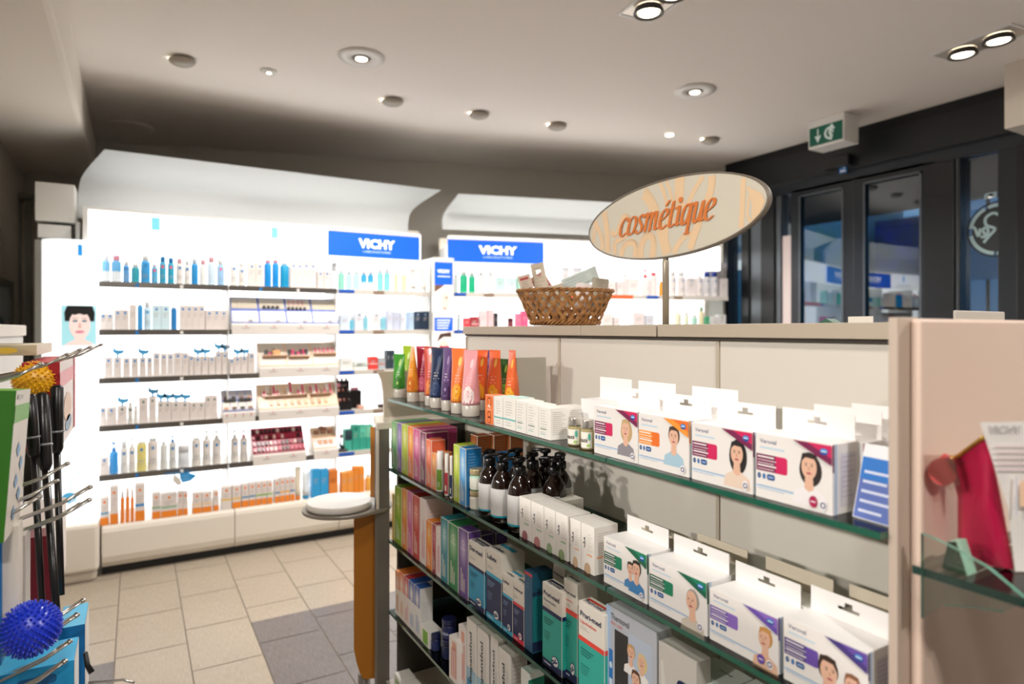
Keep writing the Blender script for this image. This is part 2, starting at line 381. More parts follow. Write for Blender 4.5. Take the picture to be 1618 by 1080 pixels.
for i, p in enumerate(DOMES): q = Vector((p.x+(.25 if i else .15), 4.5 if i < 3 else 4.0, 1.1)); lamp('SPOT', 'dome_glow', (p.x, p.y, CEIL-.06), 24, (1, .95, .9), .05, q, 125, .8)
for px, py, lab in ((571, 90, 'round white recessed downlight above the first lit shelving'), (1098, 143, 'round white recessed downlight above the oval hanging lettered board')):
    p = disc(px, py, lab); lamp('SPOT', 'downlight_glow', (p.x, p.y, CEIL-.03), 112, WARM, .03, (p.x, p.y, 0), 140)
disc(425, 112, 'tiny round ceiling fitting beside the largest dome light', .045, .012); disc(1058, 211, 'tiny glowing ceiling light left of the last dome', .04, .03)
p = ceilpt(208, 200); g = MB(); g.lathe([(.15, 0), (.15, -.008), (.13, -.012)], M_CEIL, 28, c=(p.x, p.y, CEIL)); tag(g.build('ceiling_cover'), 'flat round blank cover in the shaded ceiling corner', 'cover')
def twin(cx, cy, rz, lab, aims, pw, CEIL=CEIL):
    e = empty('twin_downlight', (cx, cy, CEIL), rz); tag(e, lab, 'light', 'square twin recessed spotlights')
    L, W = .20, .098; g = MB(); t = .012
    for a, b in (((-L, -W), (L, -W+t)), ((-L, W-t), (L, W)), ((-L, -W+t), (-L+t, W-t)), ((L-t, -W+t), (L, W-t))): g.box((*a, -.006), (*b, -.0005), M_WHITE)
    g.build('lamp_frame', e)
    g = MB(); g.box((-L+t, -W+t, -.003), (L-t, W-t, -.001), mat('#e6ddd0', .25, .3)); g.build('lamp_tray', e)
    for s in (-1, 1):
        g = MB(); g.lathe([(.062, -.004), (.07, -.03), (.062, -.034), (.055, -.02)], mat('#3b3733', .4), 24, c=(s*.088, 0, 0), capa=False, capb=False); h = g.build('lamp_ring', e)
        g = MB(); g.lathe([(.05, -.012), (.048, -.026)], LED, 20, c=(s*.088, 0, 0)); g.build('lamp_lens', h)
        o = lamp('SPOT', 'twin_glow', (cx+math.cos(rz)*s*.088, cy+math.sin(rz)*s*.088, CEIL-.04), pw, WARM, .045, aims[0 if s < 0 else 1], 120 if pw < 150 else 62, .9)
p = ceilpt(1022, 14); q = ceilpt(1545, 74)
AR = math.radians
twin(2.03, 2.13, AR(84), 'square twin spotlight recessed in ceiling above the gondola', ((1.0, 1.6, 0), (.9, .8, 0)), 28)
twin(3.78, 1.62, AR(82), 'square twin spotlight recessed in ceiling near the entrance', ((3, 1.2, 0), (2.6, 2.6, 0)), 62)
for x, y, aims, pw, lab, zc_ in ((-.1, .1, ((.9, 1.5, .9), (.9, .6, .9)), 24, 'over the aisle', CEIL), (-.05, -1.4, ((.9, .6, 1.0), (.8, -.2, .9)), 65, 'over the shop rear', CEIL), (2.4, -.6, ((2.2, .4, 0), (1.4, .2, 1.0)), 90, 'over the right side', CEIL), (-3.3, .3, ((.9, .7, 1.0), (.9, 1.2, 1.0)), 168, 'under the dropped soffit, near one', 2.66), (-3.3, 1.7, ((.9, 1.0, 1.0), (.9, 1.7, .9)), 158, 'under the dropped soffit, far one', 2.66), (3.9, -1.5, ((3.6, -1.0, 0), (3.0, 0, 0)), 90, 'in the right rear corner', CEIL)):
    twin(x, y, AR(40), 'added unseen square twin spotlight recessed in ceiling ' + lab, aims, pw, zc_)  # twin spots out of view, added to light the gondola and room
# ================================================================ LIT WALL SHELVING
GLOW = mat('#fbfdff', .5, emit=1.7); GLOW2 = mat('#fdfeff', .5, emit=1.25); LAQ = mat('#e2dacd', .28); LAQ2 = mat('#cfc5b6', .35)
SZ = [1.736, 1.45, 1.163, .880, .588, .313]
def shelf_steel(x0, x1, z, e, name='shelf'):
    g = MB(); g.box((x0+.003, .012, z-.012), (x1-.003, .33, z), M_WHITE); s = g.build(name, e)
    g = MB(); g.box((x0+.003, 0, z-.032), (x1-.003, .012, z+.003), mat('#8f8c88', .22, .85)); g.build('price_rail', s)
    for t in (.28, .62): g = MB(); g.box((x0+(x1-x0)*t-.009, -.002, z-.026), (x0+(x1-x0)*t+.009, -.0005, z-.006), '#e9e4dc' if t > .5 else '#1c74b8'); g.build('price_tag', s)
def shelf_white(x0, x1, z, e):
    g = MB(); g.box((x0+.003, .012, z-.012), (x1-.003, .33, z), M_WHITE); s = g.build('shelf', e)
    g = MB(); g.box((x0+.003, 0, z-.034), (x1-.003, .012, z+.002), mat('#cfcac2', .35)); g.build('price_rail', s)
    g = MB(); g.box((x0+.01, -.003, z-.024), (x0+.12, -.0005, z-.002), mat('#1556b8', .4)); g.build('price_tag', s); g = MB(); g.box((x0+.26, -.003, z-.03), (x0+.34, -.0005, z-.002), '#8f7a68'); g.build('price_tag', s)
def canopy(e, pts, y):
    """profile of a reflector: upright then leaning forward, ends cut at a slant; pts = (left x, right x, y, z)"""
    g = MB(); P = []
    for i, (a, b, yy, z) in enumerate(pts): P.append((a, b, yy, z))
    P = catmull(P, 5); rows = [[(a+(b-a)*k/12, yy, z) for k in range(13)] for a, b, yy, z in P]
    back = [[(a+(b-a)*k/12, yy+.025, z+.006) for k in range(13)] for a, b, yy, z in P]
    m = mat('#c6c7c5', .5); g.grid(rows, m); g.grid(back, m)
    for r, q in ((rows, back),):
        for i in range(len(r)-1):
            for k in (0, -1): g.face([r[i][k], r[i+1][k], q[i+1][k], q[i][k]], m)
        for i in (0, -1):
            for k in range(12): g.face([r[i][k], r[i][k+1], q[i][k+1], q[i][k]], m)
    g.build('canopy', e)
Y1 = 4.47
e1 = empty('lit_shelving', (0, Y1, 0)); tag(e1, 'long white backlit wall shelving with curved canopy and low white plinth', 'shelving')
BX = [-.1955, .5105, 1.212, 1.926]
g = MB(); g.box((BX[0]-.03, .335, .27), (BX[3]+.02, .36, 2.12), GLOW); g.build('light_panel', e1); g = MB(); g.box((BX[0]-.045, .362, .02), (BX[3]+.045, .375, 2.25), LAQ2); g.build('rear_panel', e1)  # rear backing is unseen, added to block the light panel's glow behind
g = MB(); g.box((BX[0]-.045, .02, .3), (BX[0]-.02, .36, 2.12), M_WHITE); g.build('side_panel', e1); g = MB(); g.box((BX[3]+.02, .05, 0), (BX[3]+.045, .36, 2.0), M_WHITE); g.build('side_panel', e1)
hx0 = onY(131, 330, Y1).x; hx1 = onY(664, 372, Y1).x
g = MB(); g.box((hx0+.025, -.01, 1.965), (hx1, .03, 2.155), GLOW2); g.box((hx0+.025, -.012, 2.155), (hx1, .03, 2.168), M_WHITE); g.box((hx0, -.012, 1.965), (hx0+.025, .33, 2.168), M_WHITE); h = g.build('header_light_box', e1)
P = Print(lambda u, v, e: (u, -.0105-e, v), .0008); lb = mat('#6fbcf6', .5, emit=.7); pg = mat('#9fa8b0', .5, emit=.25)
for a, b in (((239.3, 343), (252.9, 364)), ((428.5, 358.7), (439.3, 376.5))):
    p, q = onY(*a, Y1-.01), onY(*b, Y1-.01); P.build('header_print', h) if P.mb.f else None; P = Print(lambda u, v, e: (u, -.0105-e, v), .0008); P.rect(p.x, q.z, q.x, p.z, lb); c = (p.x+q.x)/2
    P.text('LA ROCHE-POSAY', c, q.z-.055, .022, pg, w=.33, centre=True); P.text('LABORATOIRE DERMATOLOGIQUE', c, q.z-.08, .011, pg, w=.30, centre=True)
xx = onY(346, 370, Y1).x; P.build('header_print', h); P = Print(lambda u, v, e: (u, -.0105-e, v), .0008); P.rect(xx-.002, 1.97, xx+.002, 2.155, pg); P.build('header_joint', h)
for i in range(3):
    for z in SZ[:5]: (shelf_white if i == 2 else shelf_steel)(BX[i], BX[i+1], z, e1)
    g = MB(); g.box((BX[i+1]-.004, .03, .3), (BX[i+1]+.004, .335, 1.97), M_WHITE); g.build('upright', e1)
# plinth fronts: two wide bowed drawers and a short one
px = [onY(v, HZ, Y1-.04).x for v in (160, 371, 536, 690)]
for a, b in zip(px, px[1:]):
    g = MB(); pr = [(.335, .10), (.335, .298), (-.02, .298), (-.038, .285), (-.045, .262), (-.045, .12), (-.035, .085), (0, .05), (.05, .045)]
    g.prism([(a+.002, y, z) for y, z in pr], (b-a-.004, 0, 0), LAQ); g.build('drawer', e1, bevel=.002)
g = MB(); g.box((px[0], .02, 0), (px[-1], .33, .05), mat('#1a1917', .7)); g.build('toe_kick', e1)
g = MB(); g.box((px[0]+.005, -.035, .27), (px[0]+.006, .335, .3), LAQ); g.build('plinth_end', e1)
g = MB(); g.tube([(BX[0]+.05, .17, 2.12), (BX[3]-.08, .17, 2.12)], .018, mat('#fffdf8', .5, emit=1.5), 12); g.build('light_tube', e1)
def ny(a, b, y): return onY(a, b, y)
cp = []
for (l, r, yy) in (((123, 345), (646, 382), 4.82), ((124, 300), (645, 352), 4.82), ((132, 272), (655, 330), 4.79), ((165, 236), (697, 300), 4.55)):
    p, q = onY(*l, yy), onY(*r, yy); cp.append((p.x, q.x, yy-Y1, (p.z+q.z)/2))
canopy(e1, cp, 0)
# ---- second lit shelving, turned like the wall behind it
TH = -math.atan2(.272, .962); P0 = Vector((2.04, 4.44, 0)); DIR = Vector((math.cos(TH), math.sin(TH), 0)); NRM = Vector((-math.sin(TH), math.cos(TH), 0))
def on2(x, y, dp=0):
    """pixel to (s, z) on the front plane of the second shelving"""
    v = ray(x, y); n = NRM; o = P0+n*dp; t = (o.dot(n))/(v.x*n.x+v.y*n.y); p = O+v*t
    return ((p-P0).dot(DIR), p.z)
e2 = empty('lit_shelving', P0, TH); tag(e2, 'second white backlit shelving turned towards the entrance, behind the basket', 'shelving')
sL, sR = on2(712, 470)[0], on2(1151, 470)[0]; smid = on2(1020, 470)[0]; sm2 = on2(862, 470)[0]
g = MB(); g.box((sL-.01, .335, .27), (sR-.03, .36, 2.12), GLOW); g.build('light_panel', e2); g = MB(); g.box((sL-.035, .362, .02), (sR+.035, .375, 2.2), LAQ2); g.build('rear_panel', e2)  # unseen backing again added to keep the glow off the wall behind
g = MB(); g.box((sL-.035, .02, 0), (sL-.012, .36, 2.1), M_WHITE); g.build('side_panel', e2); g = MB(); g.box((sR+.012, .1, 0), (sR+.035, .36, 2.0), mat('#8a8880', .5)); g.build('side_panel', e2)
hz = on2(707, 374)[1]; hr = on2(1137, 390)[0]
g = MB(); g.box((sL-.02, -.01, 1.955), (hr, .03, hz), GLOW2); g.box((sL-.02, -.012, hz), (hr, .03, hz+.013), M_WHITE); h = g.build('header_light_box', e2)
P = Print(lambda u, v, e: (u, -.0105-e, v), .0008); s = on2(1085, 400)[0]; zt = on2(1085, 402)[1]
P.text('Eucerin', s, zt, .03, mat('#cfd6e6', .5, emit=.7), w=.17, centre=True); P.poly([(s-.11, zt-.03), (s, zt-.048), (s+.1, zt-.03), (s, zt-.036)], mat('#ff6a6a', .5, emit=.6))
P.rect(on2(1003, 400)[0]-.002, 1.96, on2(1003, 400)[0]+.002, hz, pg); P.build('header_print', h)
for i, (a, b) in enumerate(((sL, sm2), (sm2, smid), (smid, sR))):
    for z in SZ[:5]: shelf_white(a, b, z, e2)
    g = MB(); g.box((a+.002, 0, .06), (b-.002, .33, .30), LAQ); g.build('drawer', e2, bevel=.006)
g = MB(); g.box((sL, .03, 0), (sR, .33, .06), mat('#1a1917', .7)); g.build('toe_kick', e2)
g = MB(); a = on2(862, 470)[0]; b = on2(1000, 470)[0]; g.box((a+.1, -.004, 1.702), (b, -.0008, 1.738), mat('#e96a3c', .4)); g.build('price_strip', e2)
cp = []
for (l, r, dp) in (((699, 362), (1140, 396), .36), ((699, 344), (1140, 380), .36), ((706, 330), (1145, 366), .33), ((725, 306), (1160, 336), .08)):
    p, q = on2(*l, dp), on2(*r, dp); cp.append((p[0], q[0], dp, p[1]))
canopy(e2, cp, 0)
g = MB(); g.tube([(sL+.05, .17, 2.12), (sR-.1, .17, 2.12)], .018, mat('#fffdf8', .5, emit=1.5), 12); g.build('light_tube', e2)
# ---- blue boards with white lettering
BL = mat('#0b58d0', .45, emit=.55); WH = mat('#ffffff', .5, emit=.6)
def blueboard(parentpt, rz, w, h, lab):
    e = empty('sign_board', parentpt, rz); tag(e, lab, 'sign')
    g = MB(); g.box((-w/2, -.012, -h), (w/2, 0, 0), BL); g.box((-w/2, -.014, 0), (w/2, 0, .012), M_WHITE); g.build('board', e)
    P = Print(lambda u, v, e: (u, -.0125-e, v), .0006); P.text('VICHY', .01, -h*.60, h*.36, WH, bold=.045, w=w*.40, centre=True); P.text('LABORATOIRE', .01, -h*.80, h*.085, mat('#b9d2f5', .5, emit=.5), w=w*.30, bold=.01, centre=True); P.build('board_lettering', e)
yb = Y1-.03; a, b, c = onY(518, 364, yb), onY(662, 376, yb), onY(518, 403, yb)
blueboard(((a.x+b.x)/2, yb, a.z), 0, b.x-a.x, a.z-c.z, 'wide blue board with white lettering on the first lit shelving')
a, b, c = on2(707, 378, -.02), on2(858.5, 384, -.02), on2(707, 413, -.02); s = (a[0]+b[0])/2; q = P0+DIR*s-NRM*.02
blueboard((q.x, q.y, a[1]), TH, b[0]-a[0], a[1]-c[1], 'wide blue board with white lettering on the second lit shelving')
def face(P, cx, cy, s, hair, skin='#e6b79c', l=3, look=0, shirt=None, lips='#b5525a', long=0, bald=False):
    """printed portrait: s = half face height"""
    sk = mat(skin, .5) if isinstance(skin, str) else skin; hr = mat(hair, .5)
    if long: P.ell(cx+.12*s, cy-.25*s, 1.0*s, 1.45*s*long, hr, l)
    if shirt: P.poly([(cx-1.5*s, cy-3.1*s), (cx-1.35*s, cy-2.1*s), (cx-.5*s, cy-1.6*s), (cx+.5*s, cy-1.6*s), (cx+1.35*s, cy-2.1*s), (cx+1.5*s, cy-3.1*s)], mat(shirt, .5), l+1)
    P.poly([(cx-.32*s, cy-.6*s), (cx-.42*s, cy-1.75*s), (cx, cy-2.0*s), (cx+.42*s, cy-1.75*s), (cx+.32*s, cy-.6*s)], sk, l+2)
    P.ell(cx+.04*s, cy+.18*s, .82*s, 1.0*s, hr, l+2)
    P.ell(cx+look*.1*s, cy, .68*s, .98*s, sk, l+3)
    if not bald:
        P.poly([(cx-.75*s, cy+.35*s), (cx-.6*s, cy+1.05*s), (cx, cy+1.2*s), (cx+.65*s, cy+1.05*s), (cx+.78*s, cy+.2*s), (cx+.45*s, cy+.7*s), (cx-.3*s, cy+.75*s)], hr, l+4)
    ox = look*.2*s
    for q in (-1, 1): P.ell(cx+ox+q*.27*s, cy+.12*s, .1*s, .05*s, '#3d3029', l+5, 8); P.rect(cx+ox+q*.27*s-.13*s, cy+.25*s, cx+ox+q*.27*s+.13*s, cy+.3*s, hr, l+5)
    P.poly([(cx+ox-.04*s, cy+.05*s), (cx+ox+.02*s, cy+.05*s), (cx+ox+.1*s, cy-.25*s), (cx+ox-.08*s, cy-.25*s)], mat('#c9957c', .5), l+5)
    P.ell(cx+ox, cy-.5*s, .24*s, .09*s, lips, l+5, 12)
# ---- totem at the left end
a, b = onY(62, 400, 4.40), onY(153, 400, 4.40); mx = onY(97, 400, 4.40).x; zt = onY(120, 378, 4.40).z; zb = onY(120, 828, 4.40).z
e = empty('display_column', ((a.x+b.x)/2, 4.40, 0)); tag(e, 'tall glowing white display column with portrait beside the left shelving end', 'display'); ox = e.location.x
g = MB(); pr = [(b.x-ox, 0), (b.x-ox, .16), (a.x-ox, .16), (a.x-ox, .10), (a.x-ox+.015, .055), (a.x-ox+.05, .02), (mx-ox, 0)]
g.prism([(x, y, zb) for x, y in pr], (0, 0, zt-zb), mat('#f3f7fa', .4, emit=.75)); g.build('column_body', e)
g = MB(); g.prism([(b.x-ox+.012, -.02, .06), (b.x-ox+.012, .18, .06), (a.x-ox-.12, .18, .06), (a.x-ox-.12, -.02, .06)], (0, 0, zb-.065), LAQ); g.box((a.x-ox-.1, 0, 0), (b.x-ox, .17, .06), LAQ2); g.build('column_base', e, bevel=.02)
def pu(x, y): p = onY(x, y, 4.40); return p.x-ox, p.z
P = Print(lambda u, v, e: (u, -e, v), .0006); u, v = pu(123, 386); u2, v2 = pu(130, 404); P.rect(u, v2, u2, v, mat('#2196e8', .5, emit=.4))
P.text('LA ROCHE-POSAY', pu(125, 413)[0], pu(125, 413)[1], .012, mat('#b9bfc4'), w=.13, centre=True)
for k in range(6): u, v = pu(107, 434+k*8.5); P.rect(u, v, u+(.13, .12, .12, .125, .10, .08)[k], v+.006, mat('#cdd3d8', .5, emit=.3))
u, v = pu(97, 546); u2, v2 = pu(152, 483); P.rect(u, v, u2, v2, mat('#a9e2ee', .5, emit=.35), 2)
cx, cy = (u+u2)/2+.004, v+(v2-v)*.52; sk = mat('#f4dcd6', .5, emit=.35); s = .062
P.poly([(cx-.08, v), (cx-.035, v+.03), (cx+.035, v+.03), (cx+.08, v)], sk, 3); P.poly([(cx-.025, v+.02), (cx-.028, cy-.04), (cx+.028, cy-.04), (cx+.025, v+.02)], sk, 4)
P.poly([(cx-.07, cy+.02), (cx-.073, cy+.07), (cx-.06, v2-.001), (cx+.06, v2-.001), (cx+.072, cy+.07), (cx+.07, cy+.02)], '#15171a', 4)
P.ell(cx, cy, .051, .082, sk, 5, 24); P.poly([(cx-.062, cy+.05), (cx-.055, cy+.1), (cx+.055, cy+.1), (cx+.062, cy+.05), (cx+.04, cy+.062), (cx+.02, cy+.056), (cx, cy+.064), (cx-.025, cy+.056), (cx-.045, cy+.064)], '#15171a', 6)
for q in (-1, 1): P.ell(cx+q*.022, cy+.022, .0125, .0065, '#3f5f78', 7, 10); P.ell(cx+q*.022, cy+.022, .0055, .006, '#7fb8d4', 8, 10); P.rect(cx+q*.022-.014, cy+.036, cx+q*.022+.014, cy+.039, '#8a7468', 7)
P.poly([(cx-.004, cy+.01), (cx+.004, cy+.01), (cx+.009, cy-.018), (cx-.009, cy-.018)], mat('#e6c1b8', .5, emit=.2), 7); P.ell(cx, cy-.04, .022, .008, mat('#e58fa3', .5, emit=.2), 7, 14)
for k in range(9): uu, vv = pu(112, 575+k*9); P.rect(uu, vv, uu+.09, vv+.004, mat('#d6dbe0', .5, emit=.4))
for k in range(26):
    uu = random.uniform(mx-ox+.01, b.x-ox-.03); vv = random.uniform(zb+.01, zb+.33); P.ribbon([(uu, vv), (uu+.012, vv+random.uniform(-.01, .02)), (uu+.028, vv+random.uniform(-.02, .03))], random.uniform(.003, .009), mat(('#cfe6f3', '#b9d9ea')[k % 2], .5, emit=.4))
u, v = pu(104, 792); P.ell(u+.015, v+.02, .035, .03, mat('#57b4e8', .5, emit=.2)); P.build('column_print', e)
# ---- narrow blue totem between the two shelvings
q = onY(687, 413, 4.38); r = onY(715, 413, 4.38); zt = onY(700, 413, 4.38).z
e = empty('display_column', ((q.x+r.x)/2, 4.38, 0), TH/2); tag(e, 'narrow white display strip with blue panels and faces between both shelvings', 'display'); w = (r.x-q.x)*.97
g = MB(); g.box((-w/2-.012, .002, 0), (w/2+.012, .05, zt+.03), M_WHITE); g.build('column_body', e, bevel=.004)
def zz(y): return onY(700, y, 4.38).z
P = Print(lambda u, v, e: (u, .002-e, v), .0006); P.rect(-w/2, zz(450), w/2, zz(414), BL, 1); P.text('VICHY', 0, zz(431), .026, WH, w=w*.7, bold=.03, centre=True); P.rect(-w*.35, zz(437), w*.35, zz(436), WH, 3)
P.rect(-w/2, zz(501), w/2, zz(450), mat('#f5e9e4', .5, emit=.5), 1); P.poly([(-w/2, zz(462)), (-w/2, zz(450)), (w*.05, zz(450)), (-w*.2, zz(456))], '#7a5546', 2); P.ell(w*.08, zz(476), .035, .075, mat('#f0cdbd', .5, emit=.35), 2); P.ell(w*.15, zz(470), .012, .007, '#8c7468', 3); P.ell(w*.05, zz(487), .014, .006, '#d98f8f', 3)
P.rect(-w/2, zz(523), w/2, zz(501), BL, 1)
for k in range(4): P.rect(-w*.38, zz(505+4.2*k)-.006, w*(.38-.05*k), zz(505+4.2*k), WH, 2)
P.rect(-w/2, zz(640), w/2, zz(523), mat('#f5e4dc', .5, emit=.5), 1); P.ell(w*.0, zz(560), .05, .11, mat('#f0cdbd', .5, emit=.3), 2); P.poly([(-w*.4, zz(540)), (-w*.2, zz(527)), (w*.4, zz(524)), (w*.45, zz(532)), (0, zz(532))], '#4a342c', 3)
for q in (-1, 1): P.ell(q*.022, zz(547), .011, .006, '#57708a', 4)
P.ell(.01, zz(575), .02, .007, '#d5838a', 4); P.build('column_print', e)
# ---- pale boxes standing above the column
for (x0, y0, x1, y1, lab) in ((55, 286, 118, 352, 'plain white square box on the wall above the glowing column'), (59, 353, 112, 378, 'low white box directly under the square white box')):
    yy = 4.62; a, b = onY(x0, y0, yy), onY(x1, y1, yy); g = MB(); g.box((a.x, yy, b.z), (b.x, yy+.22, a.z), mat('#e0ddd6', .5)); o = g.build('storage_box', bevel=.004); tag(o, lab, 'box')
g = MB(); a, b = onY(55, 378, 4.62), onY(114, 378, 4.62); g.box((a.x, 4.6, 0), (b.x, 4.86, a.z-.0005), mat('#8a867c', .5)); tag(g.build('utility_cabinet', bevel=.004), 'tall grey cabinet behind the glowing column, under white boxes', 'cabinet')
g = MB(); a = onY(118, 350, 4.65); b = onY(126, 380, 4.65); g.box((a.x+.004, 4.65, 0), (b.x, 4.8, a.z-.0), M_WHITE); tag(g.build('filler_panel'), 'slim white filler panel between grey cabinet and lit shelving', 'panel')
# picture frame on the left wall
pa = onX(-14, 440, -.735); pb = onX(16, 510, -.735)
e = empty('picture_frame', (-.735, (pa.y+pb.y)/2, (1.60+1.33)/2)); tag(e, 'dark framed picture hanging on the far left wall', 'picture'); hh = (pb.y-pa.y)/2
z1, z0 = onX(8, 442, -.735).z-e.location.z, onX(8, 525, -.735).z-e.location.z
g = MB(); t = .04
for a, b in (((-hh, z0), (hh, z0+t)), ((-hh, z1-t), (hh, z1)), ((-hh, z0+t), (-hh+t, z1-t)), ((hh-t, z0+t), (hh, z1-t))): g.box((-.01, a[0], a[1]), (.02, b[0], b[1]), mat('#6c685f', .5))
g.build('frame', e, bevel=.003); P = Print(lambda u, v, e: (.002+e, u, v)); P.rect(-hh+t, z0+t, hh-t, z1-t, '#b9c4c8', 1); P.ell(hh*.3, -.02, .12, .035, '#e58a5c', 2); P.ell(hh*.3, -.07, .1, .03, '#a33c35', 2); P.ell(-hh*.2, .02, .16, .05, '#5e7d8f', 2); P.build('picture_print', e)
# ================================================================ PRODUCTS ON THE LIT SHELVES
NTH = ['', 'first', 'second', 'third', 'fourth', 'fifth', 'sixth', 'seventh', 'eighth', 'ninth', 'tenth', 'eleventh', 'twelfth', 'thirteenth', 'fourteenth', 'fifteenth', 'sixteenth', 'seventeenth', 'eighteenth', 'nineteenth', 'twentieth'] + ['twenty-'+q for q in ('first', 'second', 'third', 'fourth', 'fifth', 'sixth', 'seventh', 'eighth', 'ninth')]
ROWN = ['top shelf', 'second shelf', 'third shelf', 'fourth shelf', 'fifth shelf', 'plinth']
def loc1(x, y, dp): p = onY(x, y, Y1+dp); return p.x, p.z
def loc2(x, y, dp): return on2(x, y, dp)
def b_carton(w, h, dp, c, kw):
    e = MB(); e.box((-w/2, 0, 0), (w/2, dp, h), mat(c, .55)); o = e.build('carton')
    P = Print(front, .0006); dot = kw.get('dot'); band = kw.get('band')
    if band: P.rect(-w/2+.001, .001, w/2-.001, h*.28, mat(band, .5))
    if kw.get('stripe'): P.rect(-w/2+.001, h*.40, w/2-.001, h*.47, mat(kw['stripe'], .5))
    if kw.get('block'): P.rect(-w/2, h*.5, w/2, h*.98, mat(kw['block'], .5))
    if dot: P.rect(-.006, h*.86-.011, .006, h*.86+.004, mat(dot, .5))
    g = mat(kw.get('ink', '#b8aeab'), .6)
    for k in range(3): P.rect(-w*.3, h*(.66-.07*k), w*.28-.1*w*k, h*(.66-.07*k)+.003, g)
    P.build('carton_print', o)
    if kw.get('bird'):
        g = MB(); z = h; m = mat('#4aa3d8', .45)
        g.prism([(-.005, .01, z-.004), (.006, .01, z-.004), (.006, .01, z+.016), (.03, .01, z+.022), (.036, .01, z+.046), (.018, .01, z+.042), (-.008, .01, z+.045), (-.022, .01, z+.066), (-.024, .01, z+.03), (-.005, .01, z+.018)], (0, .004, 0), m); g.build('shelf_flag', o)
    return o
def b_bottle(w, h, dp, c, kw):
    m = mat(c, .18, coat=.4); o = empty('bottle', (0, 0, 0)); r = w/2; ch = kw.get('caph', .2)*h; q = min(1, dp/w)
    cc = kw.get('cap', '#eef0f1'); g = MB(); hb = h-ch
    prof = [(r*.94, 0), (r, .005), (r, hb*.90), (r*.93, hb*.955), (r*.70, hb*.99), (r*.5, hb)]
    if kw.get('two'):
        g.lathe(prof[:2]+[(r, hb*.5)], mat(kw['two'], .2), 14, sy=q, c=(0, dp/2, 0), capb=False); g.lathe([(r, hb*.5)]+prof[2:], m, 14, sy=q, c=(0, dp/2, 0), capa=False)
    else: g.lathe(prof, m, 14, sy=q, c=(0, dp/2, 0))
    g.build('bottle_body', o)
    g = MB(); cm = mat(cc, .3)
    if kw.get('pump'):
        g.lathe([(r*.5, hb), (r*.5, hb+ch*.35), (r*.18, hb+ch*.38), (r*.18, hb+ch*.75), (r*.4, hb+ch*.78), (r*.3, h)], cm, 12, c=(0, dp/2, 0)); g.box((-r*.9, dp/2-.004, h-ch*.2), (0, dp/2+.004, h-ch*.06), cm); g.build('pump', o)
    else:
        g.lathe([(r*.72, hb-.002), (r*.72, h-.003), (r*.66, h)], cm, 14, sy=q, c=(0, dp/2, 0)); g.build('cap', o)
    if kw.get('dot'):
        P = Print(lambda u, v, e: (u, dp/2-r*q-.0005-e, v), .0005); P.rect(-.007, hb*.72, .007, hb*.72+.016, mat(kw['dot'], .5)); P.rect(-w*.25, hb*.35, w*.25, hb*.38, '#aeb4b8'); P.rect(-w*.25, hb*.25, w*.2, hb*.27, '#aeb4b8'); P.build('label', o)
    return o
def b_tube(w, h, dp, c, kw):
    o = empty('tube', (0, 0, 0)); rows = []; ch = .14*h; m = mat(c, .3); 
    for k in range(6):
        t = k/5; a = w/2*(.86+.14*t); b = dp/2*(1-t)+.001; rows.append([(a*math.cos(2*PI*j/14), dp/2+b*math.sin(2*PI*j/14), ch+(h-ch)*t) for j in range(14)])
    g = MB(); g.grid(rows, m, True, True, True, True); g.build('tube_body', o); g = MB(); g.lathe([(w*.40, 0), (w*.42, ch)], mat(kw.get('cap', '#eef0f1'), .35), 14, c=(0, dp/2, 0), sy=min(1, dp/w)); g.build('cap', o); return o
def b_jar(w, h, dp, c, kw):
    o = empty('jar', (0, 0, 0)); g = MB(); g.lathe([(w*.46, 0), (w*.5, .004), (w*.5, h*.62), (w*.46, h*.66)], mat(c, .2), 16, c=(0, w/2, 0)); g.build('jar_body', o)
    g = MB(); g.lathe([(w*.5, h*.66), (w*.5, h*.97), (w*.47, h)], mat(kw.get('cap', '#eef0f1'), .3), 16, c=(0, w/2, 0)); g.build('lid', o); return o
BK = {'c': b_carton, 'b': b_bottle, 't': b_tube, 'j': b_jar}; CAT = {'c': 'box', 'b': 'bottle', 't': 'tube', 'j': 'jar'}; KN = {'c': 'carton', 'b': 'bottle', 't': 'tube', 'j': 'jar'}
PROTO = {}
def row(which, bay, si, items, dp0=.03):
    """items: kind, x0, x1, ytop, colour, words, extras"""
    loc = loc1 if which == 1 else loc2; zs = SZ[si]+.0008 if si < 5 else .2995
    where = '%s of the %s' % (ROWN[si], bay)
    for n, it in enumerate(items):
        k, x0, x1, yt, c, wd = it[:6]; kw = it[6] if len(it) > 6 else {}
        dp = kw.get('dp', dp0); a, z = loc(x0, yt, dp); b, z = loc(x1, yt, dp); w = abs(b-a)*.985; h = max(.02, z-zs)
        th = min(w*.9, .075) if k in 'bt' else .065
        key = (k, c, round(w, 3), round(h, 2), tuple(sorted(kw.items())))
        key = None if k != 'c' else key
        if key and key in PROTO: o = copy_tree(PROTO[key]); o.scale.z = 1
        else:
            o = BK[k](w, h, th, c, kw)
            if key: PROTO[key] = o
        m = (a+b)/2
        if which == 1: o.location = (m, Y1+dp, zs)
        else: q = P0+DIR*m+NRM*dp; o.location = (q.x, q.y, zs); o.rotation_euler = (0, 0, TH)
        # count towards the nearer side so the words stay easy to follow
        tag(o, '%s on %s, %s from left' % (wd, where, NTH[n+1]), CAT[k], '%ss on the %s' % (KN[k], where))
def W(xs, y, c, wd, kw={}, k='c'): return [(k, a, b, y, c, wd, kw) for a, b in zip(xs, xs[1:])]
PC = '#e3d9d4'; B1 = {'dot': '#1c7fc4'}; BB = {'dot': '#1c7fc4', 'bird': 1}; OB = {'dot': '#f07a20', 'band': '#f28a2a'}; G1 = {'dot': '#6b7a6a'}; GB = {'dot': '#6b7a6a', 'bird': 1}
